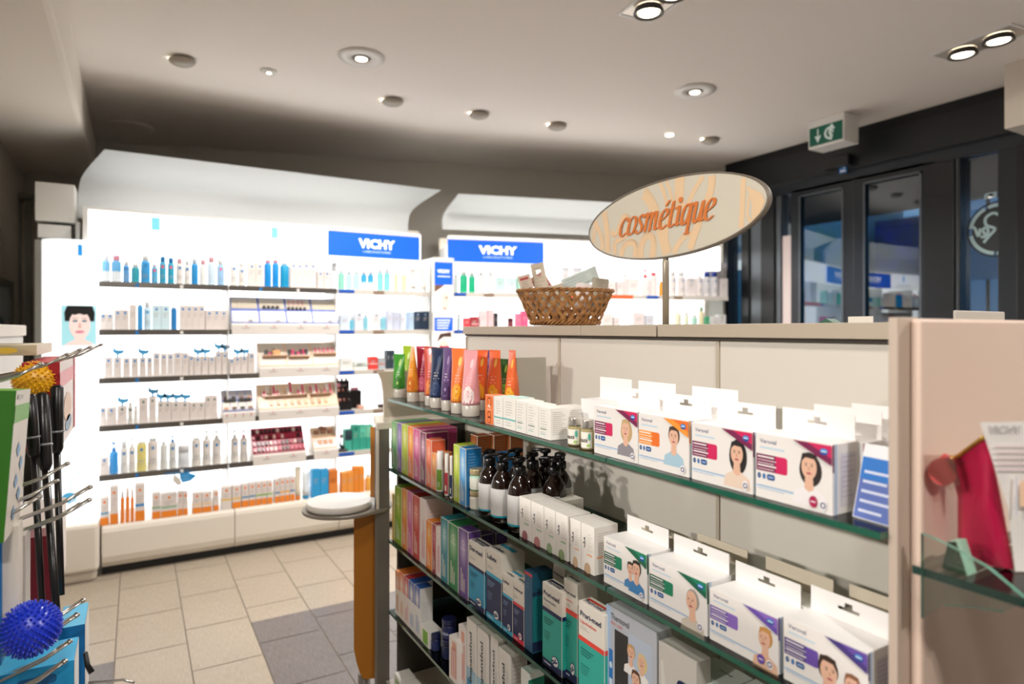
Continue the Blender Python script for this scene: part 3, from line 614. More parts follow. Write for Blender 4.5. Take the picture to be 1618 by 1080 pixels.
cl = '#dfeaf2'; bl = '#3fa0dc'; tl = '#35a6b8'
LBN, MBN, RBN = 'left bay', 'middle bay', 'right bay'
row(1, LBN, 0, [('b', 160, 174, 403, '#7fbfe8', 'two-tone blue bottle', {'two': '#e8eef0'}), ('b', 175.5, 192, 403, '#6ab4e4', 'two-tone blue bottle', {'two': '#e8eef0', 'cap': '#e9a0b0'}), ('b', 194, 205, 412, '#6aa8e0', 'slim blue bottle', B1),
 ('b', 207, 221, 416, tl, 'squat teal bottle', {}), ('b', 222, 238, 403, bl, 'broad blue bottle', B1), ('b', 239, 250, 416, '#5ab4e0', 'blue bottle with pink mark', {'dot': '#e8587c'}), ('b', 251.5, 263, 405, '#3ba6c8', 'teal bottle with pink mark', {'dot': '#e8587c', 'cap': '#2a88c4'}), ('b', 264.5, 276, 407, '#2fa4c4', 'teal bottle with pink mark', {'dot': '#e8587c', 'cap': '#2a88c4'}),
 ('b', 278, 290, 408, '#e6e0da', 'pale bottle with pink cap', {'cap': '#eeb0ba', 'dot': '#1c7fc4'}), ('b', 291, 301, 411, '#e8e4de', 'pale bottle', B1), ('b', 302, 314, 408, '#2a93d4', 'bright blue bottle', {'cap': '#d9e8f2'}), ('b', 315.5, 327, 410, '#ecebe8', 'white bottle with pink cap', {'cap': '#eeb0ba'}), ('b', 328, 341, 405, '#cfe2f2', 'pale blue bottle with pink cap', {'cap': '#eeb0ba'}), ('b', 343, 355, 410, '#9fc8ec', 'pale blue bottle with pink mark', {'dot': '#e8587c'})])
row(1, MBN, 0, [('b', 364, 376, 402, '#eceae6', 'white pump bottle', {'pump': 1, 'dot': '#1c7fc4', 'caph': .3}), ('b', 377, 388, 414, '#e6dfd8', 'pale bottle', B1), ('c', 392, 404, 415, PC, 'pale carton', B1), ('c', 404.3, 417, 415, PC, 'pale carton with dark mark', {'dot': '#1c7fc4', 'ink': '#3b6a70'}), ('b', 418, 430, 410, '#1f90dc', 'bright blue bottle with pink cap', {'cap': '#e9a0b0', 'caph': .12}), ('b', 430.5, 442, 410, '#1f90dc', 'bright blue bottle with pink cap', {'cap': '#e9a0b0', 'caph': .12}), ('b', 443, 458, 414, '#1f98c8', 'broad deep blue bottle', {'caph': .1})]
 + W([459, 469, 479, 489.5, 500], 414, PC, 'tall pale carton', B1)+[('c', 501.5, 511.5, 428, PC, 'short pale carton', B1), ('c', 512, 522, 428, PC, 'short pale carton', B1), ('b', 523, 532, 415, '#dfe2ea', 'clear pale bottle', {'caph': .3})])
row(1, RBN, 0, [('b', 535, 546, 425, '#8fd0bc', 'green lotion bottle', {}), ('b', 548, 558, 427, '#b8e2dc', 'pale teal bottle', {}), ('b', 559, 570, 427, '#b8e2dc', 'pale teal bottle', {}), ('b', 571, 581, 427, '#3fa6d0', 'two-tone teal bottle', {'two': '#d2eaee'}), ('b', 582, 592, 427, '#3fa6d0', 'two-tone teal bottle', {'two': '#d2eaee'}), ('b', 597, 607, 424, '#8ad6d4', 'aqua bottle', {}), ('b', 608, 618, 424, '#8ad6d4', 'aqua bottle', {}), ('b', 623, 631, 422, '#d4e0b4', 'slim lime pump bottle', {'pump': 1, 'caph': .3}), ('b', 635, 644, 422, '#d4e4b4', 'slim lime pump bottle', {'pump': 1, 'caph': .3}), ('t', 649, 659, 424, '#e9e2da', 'cream tube'), ('t', 665, 676, 424, '#ece6de', 'cream tube')])
row(1, LBN, 1, W([158, 168.5, 179], 495, PC, 'low pale carton', B1)+W([180, 192, 203.5], 489, PC, 'pale carton', B1)+[('c', 204, 216, 481, PC, 'tall pale carton', {})]+[('b', 217, 226, 480, '#3f9fe0', 'slim blue bottle', {'caph': .05}), ('b', 227, 239, 476, '#cfe8f4', 'pale blue bottle', {'dot': '#4aa8dc'})]
 + [('c', 240, 255, 482, '#d5edf5', 'pale blue carton', B1), ('c', 255.3, 269, 482, '#d5edf5', 'pale blue carton', B1), ('b', 270, 280, 484, '#2e86cc', 'small deep blue bottle', {'caph': .06})]+W([284, 294, 304, 314, 324], 482, PC, 'pale carton in a tight row', B1)+W([325, 337, 348, 359.5], 489, PC, 'lower pale carton', B1))
row(1, LBN, 2, [('c', a, b, y, PC, 'pale carton'+(' under a blue flag' if kw is BB else ''), kw) for a, b, y, kw in ((165, 178, 564, B1), (179, 192, 564, BB), (194, 206, 565, B1), (207, 219, 565, B1), (220, 231, 564, BB), (232, 241, 564, B1), (242, 253, 557, B1), (254, 264, 558, B1), (265, 274, 558, B1), (275, 287, 556, B1), (288, 298, 557, B1), (299, 306, 561, B1), (307, 318, 563, BB), (319, 329, 562, BB), (330, 340, 563, B1), (341, 350, 555, BB), (351, 360, 556, BB))])
row(1, MBN, 2, [('c', a, b, y, PC, 'pale carton'+(' under a blue flag' if kw is BB else ''), kw) for a, b, y, kw in ((363, 369.5, 566, B1), (370, 380.5, 563, BB), (381, 391, 562, BB), (392, 403, 557, B1))])
row(1, RBN, 2, [('c', 538, 558, 565, '#e3e6e2', 'wide pale carton', {}), ('c', 559, 581, 570, '#e8e6df', 'flat white carton with green edge', {'block': '#dfe6e0', 'stripe': '#2f7a6c'}), ('c', 583, 597, 563, '#dd3b32', 'red carton', {'stripe': '#f3d8cf'}), ('c', 598, 609, 565, '#a9b0b6', 'grey carton with orange patch', {'stripe': '#e66a3c'}), ('c', 611, 617, 553, '#2c3d48', 'slim dark slate carton', {}), ('c', 617.6, 624, 553, '#2c3d48', 'slim dark slate carton', {})])
row(1, RBN, 1, [('c', 538, 552, 497, '#cfdbe8', 'pale blue carton', {}), ('b', 553, 560, 497, '#6fbcd4', 'small teal bottle', {'caph': .35}), ('c', 561.5, 574, 493, '#dde0ea', 'pale grey carton', {'dot': '#52606c'}), ('b', 575, 583, 495, '#8cc8da', 'small pale teal bottle', {}), ('c', 589, 601, 494, '#e2e0e4', 'pale grey carton', {'dot': '#52606c'}), ('b', 602, 611, 497, '#86c4d6', 'short teal jar', {}), ('c', 612, 621, 490, '#cdd2e2', 'pale lavender carton', {}), ('c', 621.5, 632, 492, '#c2c8dc', 'lavender blue carton', {}), ('c', 633, 641, 494, '#d5dbe8', 'pale lavender carton', {}), ('c', 646, 654, 492, '#b4cbe2', 'pale blue carton', {}), ('c', 655, 666, 492, '#22344c', 'dark navy carton', {'dot': '#8ca4c0'}), ('c', 666.4, 678, 492, '#22344c', 'dark navy carton', {'dot': '#8ca4c0'})])
row(1, LBN, 3, [('c', 158, 167, 643, PC, 'pale carton', B1), ('c', 168, 184, 643, PC, 'pale carton with two blue marks', B1), ('c', 185, 201, 641, PC, 'pale carton under a blue flag', GB), ('b', 202, 210, 634, '#ddd8d2', 'clear grey bottle', G1), ('b', 211, 218, 640, '#e6e2dd', 'small white bottle', {}), ('c', 219, 234, 628, PC, 'tall pale carton', G1), ('c', 235, 247, 626, PC, 'tall pale flagged carton', GB)]
 + W([249, 259, 270.5], 634, PC, 'pale carton under a blue flag', GB)+W([271, 285, 299.5], 634, PC, 'pale carton under a blue flag', GB)+W([300, 313, 323.5], 635, PC, 'pale carton', G1)+W([324, 334, 344], 625, PC, 'tall pale carton', G1))
row(1, LBN, 4, [('c', 158, 171.5, 722, PC, 'low pale carton', B1), ('b', 172.5, 187, 698, '#3f9fe8', 'bright blue pump bottle', {'pump': 1, 'cap': '#3f8fe0', 'caph': .3}), ('b', 190, 202, 697, '#e6e3df', 'white bottle', B1), ('b', 203, 214, 692, '#e6e0da', 'white pump bottle', {'pump': 1, 'dot': '#1c7fc4', 'caph': .25}), ('b', 215.5, 232, 697, '#e8dc88', 'pale yellow bottle', {'dot': '#1c7fc4', 'caph': .05}), ('b', 233, 250, 692, '#e4dcd6', 'white carton-shaped bottle', {'dot': '#1c7fc4', 'caph': .08}),
 ('b', 253, 265, 692, '#dfe0dc', 'clear pump bottle', {'pump': 1, 'cap': '#d2d0cc'}), ('b', 267, 279, 688, '#dcdcd8', 'clear bottle with blue pump', {'pump': 1, 'cap': '#3a86d4', 'dot': '#1c7fc4'}), ('j', 281, 300, 703, '#dfe2e6', 'wide pale jar', {'cap': '#dcdde0'}), ('b', 303, 318, 691, '#e2ddd6', 'pale bottle', {'dot': '#1c7fc4', 'caph': .05}), ('b', 320, 334, 680, '#e4dfda', 'white pump bottle', {'pump': 1, 'dot': '#1c7fc4', 'caph': .25}), ('b', 335.5, 350, 680, '#e4dfda', 'white pump bottle', {'pump': 1, 'dot': '#1c7fc4', 'caph': .25})])
row(1, MBN, 4, [('b', 365, 378, 679, '#e6e1dc', 'white pump bottle', {'pump': 1, 'dot': '#1c7fc4', 'caph': .25}), ('b', 379.5, 392, 679, '#e6e1dc', 'white pump bottle with pink top', {'pump': 1, 'dot': '#1c7fc4', 'cap': '#e8a4b0', 'caph': .25})])
row(1, RBN, 4, [('c', 545, 556, 678, '#3fae9a', 'teal carton with dark top', {'block': '#25414a'}), ('c', 557, 568, 671, '#2f9f88', 'green carton with dark top', {'dot': '#1f4048'}), ('c', 568.4, 579, 671, '#2f9f88', 'green carton with pale front', {'block': '#5fc4a8'}), ('c', 579.4, 590, 671, '#2f9f88', 'green carton', {'block': '#7fd0b0'})])
row(1, LBN, 5, [('c', 158, 172, 785, PC, 'white and orange carton', {**OB, 'stripe': '#5f9fc0'}), ('c', 173.5, 187, 768, PC, 'taller white and orange carton', OB), ('b', 190, 197, 775, '#f08a34', 'slim orange tube bottle', {}), ('b', 198, 205, 770, '#f08a34', 'orange bottle', {'cap': '#f2e6da', 'caph': .25}), ('b', 206, 212, 772, '#f0862e', 'orange bottle', {'cap': '#f2e6da', 'caph': .25}), ('c', 213, 229, 764, PC, 'tall white and orange carton', {**OB, 'stripe': '#3f8fd0'}), ('c', 240, 254, 778, PC, 'white and orange carton', {**OB, 'stripe': '#7fb08a'}), ('c', 254.5, 280, 778, PC, 'wide white and orange carton', {**OB, 'stripe': '#7fb08a'}), ('c', 281, 289, 776, PC, 'slim white and orange carton', OB), ('c', 289.4, 297, 776, PC, 'slim white and orange carton', OB), ('c', 304, 319, 777, PC, 'white and orange carton', {**OB, 'stripe': '#f0c890'}), ('c', 319.4, 335, 776, PC, 'white and orange carton', {**OB, 'stripe': '#f0c890'}), ('c', 337, 346, 774, PC, 'narrow white and orange carton', OB), ('c', 350, 366, 768, PC, 'white carton with yellow band', {'dot': '#f07a20', 'stripe': '#f0c040'})], -.02)
row(1, MBN, 5, [('c', a, b, y, PC, 'white and orange carton'+t, {**OB, 'stripe': s}) for a, b, y, s, t in ((367, 381, 766, '#f0c040', ' with yellow stripe'), (382, 393, 764, '#3a86b8', ' with blue stripe'), (393.5, 404, 762, '#3a86b8', ' with blue stripe'), (404.5, 413, 761, '#7fb84a', ' with green stripe'), (413.5, 422, 760, '#7fb84a', ' with green stripe'), (422.5, 431, 759, '#7fb84a', ' with green stripe'), (434, 442, 757, '#3a86b8', ' with blue stripe'), (442.5, 450, 755, '#f0b040', ' with yellow stripe'), (450.5, 458, 754, '#f0b040', ' with yellow stripe'), (458.5, 466, 753, '#3a86b8', ' with blue stripe'))]
 + [('t', 466.5, 476.5, 737, '#e6dcc8', 'tall orange and white tube', {'cap': '#f08a34'}), ('t', 478, 491, 744, '#e3ecf2', 'white tube with blue cap', {'cap': '#3aa6e0'}), ('c', 493, 506, 741, '#2c9fdc', 'bright blue carton', {}), ('c', 506.4, 519, 741, '#2c9fdc', 'bright blue carton', {}), ('c', 520, 534, 742, '#e8893a', 'orange carton', {'block': '#d97a30'})], -.02)
row(1, RBN, 5, [('c', 540, 549, 746, '#f09a40', 'orange carton', {}), ('c', 549.5, 559, 744, '#f09a40', 'orange carton', {}), ('c', 559.5, 567, 737, '#ee8c28', 'taller orange carton', {}), ('c', 567.5, 576, 737, '#ee9028', 'taller orange carton', {}), ('b', 578, 588, 748, '#f2b050', 'amber bottle', {})], -.02)
R2 = 'second shelving'
WH2 = {'dot': '#6f93bd', 'caph': .22}
row(2, R2, 0, [('b', 717, 725, 432, '#dfe8e4', 'pale bottle', {}), ('b', 727, 740, 427, '#22b585', 'bright green bottle', {'cap': '#e3e8e6'}), ('b', 741, 752, 429, '#22b585', 'bright green bottle', {'cap': '#e3e8e6'}), ('b', 756, 766, 428, '#e6e4e2', 'white bottle', {}), ('b', 771, 781, 428, '#e8e2e0', 'white bottle', {}), ('c', 784, 799, 438, '#c2e4de', 'pale aqua carton', {}), ('c', 803, 816, 439, '#cfe4e6', 'pale aqua carton', {}), ('c', 818, 830, 435, '#a8dcc4', 'pale green carton', {}),
 ('c', 888, 900, 420, '#e6e6e8', 'pale clear carton', {}), ('c', 906, 920, 420, '#e6e6e8', 'pale clear carton', {}), ('c', 951, 973, 443, '#e9dcd8', 'wide pale carton', {}), ('c', 975, 985, 444, '#e3d8d6', 'pale carton', {}), ('b', 985.5, 992, 431, '#e3d8d6', 'slim pale bottle', {'caph': .15}), ('c', 993, 1010, 440, '#e8dedc', 'pale carton', {}), ('b', 1016, 1029, 425, '#ece4e2', 'white spray bottle with red trigger', {'cap': '#e02f35', 'pump': 1, 'caph': .32}), ('b', 1029.5, 1041, 430, '#ece2df', 'white bottle with red cap', {'cap': '#e8404a', 'caph': .14}), ('b', 1043, 1052, 444, '#f09a34', 'orange tube bottle', {'cap': '#f0a040'}),
 ('b', 1060, 1071, 427, '#e8e0dd', 'white bottle with blue label', WH2), ('b', 1073, 1085, 427, '#e8e0dd', 'white bottle with blue label', WH2), ('c', 1087, 1099, 439, '#e2d9d7', 'pale carton with blue label', {'dot': '#6f93bd'}), ('b', 1102, 1113, 428, '#e4dcda', 'white pump bottle', {**WH2, 'pump': 1}), ('b', 1114, 1125, 430, '#d9d6d8', 'pale bottle with navy cap', {'cap': '#16378f', 'dot': '#6f93bd', 'caph': .18}), ('b', 1126, 1137, 430, '#d9d6d8', 'pale bottle with navy cap', {'cap': '#16378f', 'dot': '#6f93bd', 'caph': .18}), ('c', 1139, 1150, 440, '#d6cfcd', 'pale carton at shelf end', {})])
row(2, R2, 1, [('b', 722, 729, 495, '#c8d8dc', 'small pale bottle', {}), ('c', 733, 743, 502, '#d8404a', 'red carton', {}), ('c', 744, 756, 500, '#a63038', 'dark red carton', {'stripe': '#eec4c4'}), ('c', 758, 770, 490, '#efd0d2', 'pale pink carton', {}), ('c', 771, 780, 489, '#e8c4c8', 'pale pink carton', {}), ('c', 781.5, 787, 494, '#2c2a2e', 'slim black carton', {}), ('j', 803, 812, 502, '#7a3038', 'small dark red jar', {'cap': '#5c2430'}), ('c', 816, 824, 495, '#ee6f94', 'pink carton', {}), ('c', 824.5, 835, 491, '#ec5c88', 'bright pink carton', {}),
 ('c', 952, 968, 495, '#e8dcd8', 'pale carton', {}), ('c', 970, 980, 500, '#e6dcda', 'pale carton', {}), ('c', 1001, 1018, 493, '#e6d9d8', 'pale carton', {}), ('c', 1021, 1034, 497, '#d5d8e0', 'pale grey carton', {}), ('b', 1068, 1079, 484, '#e2e0c4', 'cream pump bottle', {'pump': 1, 'caph': .3}), ('b', 1083, 1090, 492, '#dce4c8', 'pale lime bottle', {}), ('b', 1095, 1104, 496, '#a8d4c4', 'pale teal bottle', {}), ('b', 1106, 1114, 484, '#e4dcb8', 'cream bottle with green top', {'cap': '#b4d4b8'}), ('c', 1116, 1121, 500, '#2f9f6c', 'slim green carton', {}), ('c', 1126, 1134, 500, '#dcd8d6', 'pale carton', {}), ('c', 1136, 1147, 497, '#d8d6d6', 'pale carton with green label', {'dot': '#3f7a5c'})])
a, b = on2(1117, 415, .12), on2(1148, 415, .12); g = MB(); q = P0+DIR*((a[0]+b[0])/2)+NRM*.12; w = b[0]-a[0]; g.box((-w/2, 0, 0), (w/2, .004, a[1]-SZ[0]), '#a9a4a8')
o = g.build('info_card', None, (q.x, q.y, SZ[0]+.001), TH); tag(o, 'grey upright card behind the navy capped bottles by the entrance', 'card')
P = Print(front, .0006); P.lines(-w*.35, a[1]-SZ[0]-.03, w*.7, 5, .014, mat('#8f8a90'), .003); P.build('card_print', o)
# ---- slanted tester displays
def tester(x0, x1, yt, yb, si, frame, field, lab, cols, extra, base='#e3dcd6', rows_=2, drop=.03):
    a = onY(x0, yt, Y1+.1); zs = SZ[si]+.0008; zt = (onY(x0, yt, Y1+.10).z+onY(x1, yt, Y1+.1).z)/2-zs; xa = onY(x0, HZ, Y1).x+.02; xb = onY(x1, HZ, Y1).x; w = xb-xa
    e = empty('tester_display', ((xa+xb)/2, Y1-.01, zs)); tag(e, lab, 'display')
    g = MB(); lip = .045; y1 = .11
    g.prism([(-w/2, -.02, -drop), (-w/2, -.02, lip-.01), (-w/2, -.005, lip), (-w/2, y1-.004, zt-.006), (-w/2, y1+.02, zt-.006), (-w/2, y1+.05, .0)][0:6] if drop == 0 else [(-w/2, -.022, -drop), (-w/2, -.022, lip-.012), (-w/2, -.005, lip-.004), (-w/2, y1-.004, zt-.006), (-w/2, y1+.02, zt-.006), (-w/2, y1+.05, .0), (-w/2, -.012, 0), (-w/2, -.012, -drop)], (w, 0, 0), mat(base, .4)); g.build('tray', e)
    L = Vector((0, y1+.005, zt-lip)); n = Vector((0, -(zt-lip), y1+.005)).normalized(); o = Vector((0, -.005, lip))
    fn = lambda u, v, t: tuple(Vector((u, 0, 0))+o+L*v+n*t)
    P = Print(fn, .0007); P.rect(-w/2, 0, w/2, 1, mat(frame, .4), 2); cw = w/cols
    sl = []
    for c in range(cols):
        u0 = -w/2+c*cw+cw*.035; u1 = u0+cw*.93
        for r in range(rows_):
            v0 = r/rows_+.04; v1 = (r+1)/rows_-.04; P.rect(u0, v0, u1, v1, mat(field if (r or base != '#e3dcd6' or rows_ < 2) else '#e6dfd6', .35), 3); sl.append((u0, u1, v0, v1, c, r))
    P.build('tray_frame', e)
    def piece(name, u, v, w_, h_, d_, col, lid=None):
        g = MB(); p = Vector(fn(u, v, .004)); up = L.normalized(); sx = Vector((1, 0, 0)); c0 = p
        pts = [c0-sx*w_/2, c0+sx*w_/2, c0+sx*w_/2+up*h_, c0-sx*w_/2+up*h_]; g.prism(pts, n*d_, mat(col, .3)); o2 = g.build(name, e)
        if lid: g = MB(); pts = [c0-sx*w_*.3+n*d_, c0+sx*w_*.3+n*d_, c0+sx*w_*.3+up*h_*.9+n*d_, c0-sx*w_*.3+up*h_*.9+n*d_]; g.prism(pts, n*.001, mat(lid, .3)); g.build('stripe', o2)
    extra(sl, piece, w)
    P = Print(lambda u, v, t: (u, -.0225-t, v), .0005)
    for c in range(cols): P.rect(-w/2+c*cw+cw*.35, .008, -w/2+c*cw+cw*.62, .013, '#a89f9c'); P.ell(-w/2+(c+.5)*cw, .024, .004, .006, '#d4506a')
    P.build('tray_print', e)
    return e
def ex_blue(sl, piece, w):
    for u0, u1, v0, v1, c, r in sl:
        if r == 1:
            for k in range(5): piece('sample', u0+(u1-u0)*(k+.5)/5, v0+.02, (u1-u0)/5*.8, .038, .003, '#d9cdb8')
        else: piece('handle', (u0+u1)/2+.03, v0+.03, .028, .008, .006, '#b5aba4')
    for k in range(4): piece('tester', -w*.20+k*.028, .56, .018, .014, .014, '#2a1f24')
    for k in range(5): piece('tester', w*.03+k*.026, .52, .016, .016, .014, '#2a1f24', None)
    for k in range(4): piece('tester', w*.04+k*.03, .68, .010, .04, .008, '#d89aa0')
def ex_peach(sl, piece, w):
    for k, (u, cc) in enumerate(((-.40, '#1c1a1a'), (-.36, '#cc2a5a'), (-.33, '#1c1a1a'), (-.11, '#1c1a1a'), (-.08, '#cc2a5a'), (-.045, '#1c1a1a'), (-.01, '#cc2a5a'), (.03, '#1c1a1a'), (.06, '#cc2a5a'), (.09, '#1c1a1a'))): piece('tester', u*w, .36, .022, .03 if k in (1, 2, 5, 6) else .05, .02, cc)
    piece('tester', -w*.28, .40, .05, .04, .02, '#e6a25c'); piece('tester', -w*.31, .58, .014, .016, .02, '#1c1a1a')
    for k in range(5): piece('tester', w*(.22+.055*k), .42, .022, .06, .012, '#f2e2da', '#dc5570')
    piece('ledge', -w*.30, .34, w*.3, .008, .026, '#b98f6c'); piece('ledge', w*.0, .30, w*.26, .008, .026, '#b98f6c'); piece('ledge', w*.34, .40, w*.3, .008, .026, '#b98f6c')
def ex_peach2(sl, piece, w):
    for k, u in enumerate((-.42, -.38, -.30, -.26, -.12, -.09, .0, .03, .06, .16, .2, .24, .34, .38, .42)): piece('tester', u*w, .46+(.12 if k % 4 == 1 else 0), .024, .045+.02*(k % 3), .015, '#efe0d6', ('#dc4f62', None, '#dc4f62')[k % 3])
    for k in range(9): piece('tester', w*(-.34+.085*k), .12, .022, .03, .006, ('#d9a27c', '#c98f68', '#e3b48c')[k % 3])
    for u in (-.28, -.02, .28): piece('ledge', u*w, .42, w*.26, .008, .024, '#a98463')
def ex_small(sl, piece, w):
    for u0, u1, v0, v1, c, r in sl: piece('sample', (u0+u1)/2, v0+.02, (u1-u0)*.6, .02, .004, ('#c79b80', '#6b5148', '#3c3a3c', '#8a6a5c')[(c+r) % 4])
    for k in (-.25, .22): piece('palette', k*w, .42, w*.38, .02, .012, '#171516')
def ex_red(sl, piece, w):
    for r in range(4):
        for k in range(13):
            u = (-.46+.077*k)*w; v = .05+.235*r; c = random.choice(['#17131a', '#2a1420', '#5a1424', '#b02a4a', '#d98a9a', '#e8c0b8', '#17131a', '#c2445c'] if r < 3 else ['#17131a', '#17131a', '#2b2226', '#d9ccc4'])
            piece('tester', u, v, .015, .026, .012, c)
def ex_peach3(sl, piece, w):
    for u, v, s in ((-.28, .66, .03), (0, .66, .03), (.28, .66, .03), (-.05, .86, .03), (.1, .82, .02)): piece('compact', u*w, v, s, .026, .01, '#5a3f38', '#b8765a')
    for k in range(3): piece('sample', w*(-.2+.22*k), .18, .026, .03, .004, '#c9916c')
tester(360, 534, 471, 526, 1, '#2b55b4', '#d9d3ca', 'long tester tray with blue grid frame on second shelf, middle bay', 4, ex_blue)
tester(404, 534, 541, 596, 2, '#efc6a0', '#dcd0c2', 'peach tester tray with pink and black testers on third shelf', 3, ex_peach, rows_=1)
tester(346, 402, 616, 664, 3, '#3a5cb0', '#b9b4bc', 'small blue framed tester tray on fourth shelf beside peach tray', 4, ex_small)
tester(403, 534, 605, 662, 3, '#efc6a0', '#e8cdb0', 'peach tester tray full of bottles and skin tones on fourth shelf', 3, ex_peach2, rows_=1)
tester(394, 482, 674, 727, 4, '#c2304e', '#a82a44', 'crimson tray crowded with nail polish testers on fifth shelf', 2, ex_red, rows_=1)
tester(490, 533, 674, 722, 4, '#efc6a0', '#e9c8a8', 'small peach tray with brown compacts on fifth shelf', 1, ex_peach3)
# black make-up stand, black box, hanging blue wobbler and small accessories of the right bay
a, b = onY(534, 603, Y1), onY(557, 603, Y1); w = b.x-a.x; h = a.z-SZ[3]; e = empty('makeup_stand', ((a.x+b.x)/2, Y1+.02, SZ[3]+.001)); tag(e, 'black stepped makeup stand on fourth shelf of the right bay', 'display')
g = MB(); g.prism([(-w/2, 0, 0), (-w/2, 0, h*.3), (-w/2, .03, h*.3), (-w/2, .03, h*.62), (-w/2, .06, h*.62), (-w/2, .06, h), (-w/2, .08, h), (-w/2, .08, 0)], (w, 0, 0), mat('#151213', .3)); g.build('stand_body', e)
for k in range(9):
    c = k % 3; r = k//3; g = MB(); g.lathe([(.009, 0), (.009, .02)], mat(('#c98a74', '#4a3230', '#8c5a50')[(k*2) % 3], .3), 10, c=(-w*.3+w*.3*c, (.012, .044, .07)[r], (h*.3, h*.62, h)[r])); g.build('tester', e)
P = Print(lambda u, v, t: (u, .06-t, v), .0005); P.ell(-w*.25, h*.85, .015, .017, '#e89aa8'); P.rect(-.006, h*.83, .03, h*.85, '#b8b0ae'); P.rect(-.004, h*.79, .028, h*.80, '#8f8886'); P.build('stand_print', e)
a, b = onY(559, 618, Y1), onY(578, 618, Y1); w = b.x-a.x; g = MB(); g.box((-w/2, 0, 0), (w/2, .07, .13), mat('#141213', .25)); o = g.build('gift_box', None, ((a.x+b.x)/2, Y1+.1, SZ[3]+.001), bevel=.003); tag(o, 'glossy black box beside the black makeup stand', 'box')
g = MB(); g.box((-w*.3, .02, .1305), (w*.3, .05, .15), '#d98f9c'); g.build('ribbon', o)
for px_, lab in ((571, 'flat pink compact in front of the glossy black box'), (604, 'dark brown compact at the far right shelf end')):
    p = onY(px_, 640, Y1+.04); g = MB(); g.lathe([(.026, 0), (.028, .004), (.028, .02), (.024, .026)], mat('#d9a692' if px_ < 600 else '#3a2a26', .3), 18); o = g.build('compact', None, (p.x, Y1+.06, SZ[3]+.001)); tag(o, lab, 'compact')
p = onY(536, 700, Y1+.03); e = empty('makeup_stand', (p.x+.03, Y1+.05, SZ[4]+.001)); tag(e, 'curved black stand with small brush on fifth shelf beside compacts', 'display')
g = MB(); g.lathe([(.045, 0), (.045, .01), (.03, .022)], mat('#131214', .25), 18, sy=.7); g.tube([(0, 0, .02), (-.02, 0, .05), (-.012, 0, .09)], [.012, .008, .004], '#131214'); g.tube([(.0, 0, .02), (.03, 0, .035), (.05, 0, .02)], [.012, .01, .004], '#131214'); g.build('stand_body', e)
g = MB(); g.lathe([(.004, .09), (.012, .1), (.012, .115), (.003, .125)], '#8c5a5c', 12, c=(-.012, 0, 0)); g.build('brush', e)
p = onY(275, 745, Y1-.05); e = empty('shelf_wobbler', (p.x, Y1-.05, SZ[4]-.02)); tag(e, 'blue and white leaf-shaped wobbler hanging off the fifth shelf edge', 'tag')
P = Print(lambda u, v, t: (u, -t, v), .0005); P.poly([(-.0, 0), (.03, -.03), (.045, -.068), (.02, -.075), (-.01, -.04)], '#d9d4cc', 1); P.poly([(.03, -.0), (.075, -.0), (.118, -.018), (.12, -.03), (.09, -.055), (.045, -.06), (.032, -.03)], '#2b96d8', 2); P.lines(.045, -.018, .05, 3, .012, mat('#9fd0ee'), .002, 3); P.build('wobbler_card', e)
g = MB(); g.box((-.05, -.001, -.004), (.04, .0395, .0), '#3a6a94'); g.build('wobbler_clip', e)
# ================================================================ THE GONDOLA
XF, XB = .70, .98                                   # front edge of glass, back panel
GZ = [1.2285, 1.005, .7735, .547, .322]             # glass shelf tops
YE = 1.975; YS = .388
M_PANEL = mat('#d6cfc4', .33); M_POST = mat('#c4b2a2', .42); M_POSTD = mat('#6d675e', .45)
GL = glassmat('shelf_glass', '#f6fbf8', .0); GEDGE = mat('#0f5a45', .12, coat=.6); GEDGE2 = mat('#8fb8c4', .1, coat=.6)
GT = EYE+.0115
seam = [YE, 1.41, .868, YS]
eg = empty('gondola', (XB, (YE+YS)/2, 0)); gy = eg.location.y; tag(eg, 'long cream shop gondola with green-edged glass shelves', 'shelving')
def L(x, y, z): return (x-XB, y-gy, z)
for a, b in zip(seam, seam[1:]):
    g = MB()
    zs = [.33, .62, .84] if a == YE else [.33]
    zz_ = [.0, .33, EYE-.018] if a != YE else [.0, .20, .44, .57, EYE-.018]
    for z0, z1 in zip(zz_, zz_[1:]): g.box(L(XB, b+.0025, z0+.0015), L(XB+.02, a-.0025, z1-.0015), M_PANEL)
    g.build('back_panel', eg, bevel=.0012)
g = MB(); g.box(L(XB+.004, YS, .02), L(XB+.016, YE, EYE-.02), mat('#5d5346', .6)); g.build('core_panel', eg)
g = MB(); g.box(L(XB+.03, YS, .02), L(XB+.05, YE, EYE-.02), M_PANEL); g.build('rear_panel', eg)
for a, b in ((YE, 1.30), (1.30, 1.028), (1.024, YS)):
    g = MB(); g.box(L(XB-.014, b+.0008, EYE-.0145), L(XB+.30, a-.0008, GT), mat('#b3a593', .4)); g.build('top_cap', eg, bevel=.0015)
g = MB(); g.box(L(XB-.006, YS, EYE-.021), L(XB+.05, YE, EYE-.0145), mat('#3b342c', .7)); g.build('shadow_gap', eg)  # solid strip coloured dark for the shade under the top cap
for y in (YE-.004, 1.41, .868): g = MB(); g.box(L(XB-.004, y-.004, .3), L(XB-.0005, y+.004, EYE-.022), mat('#b9ad9c', .4)); g.build('slotted_upright', eg)
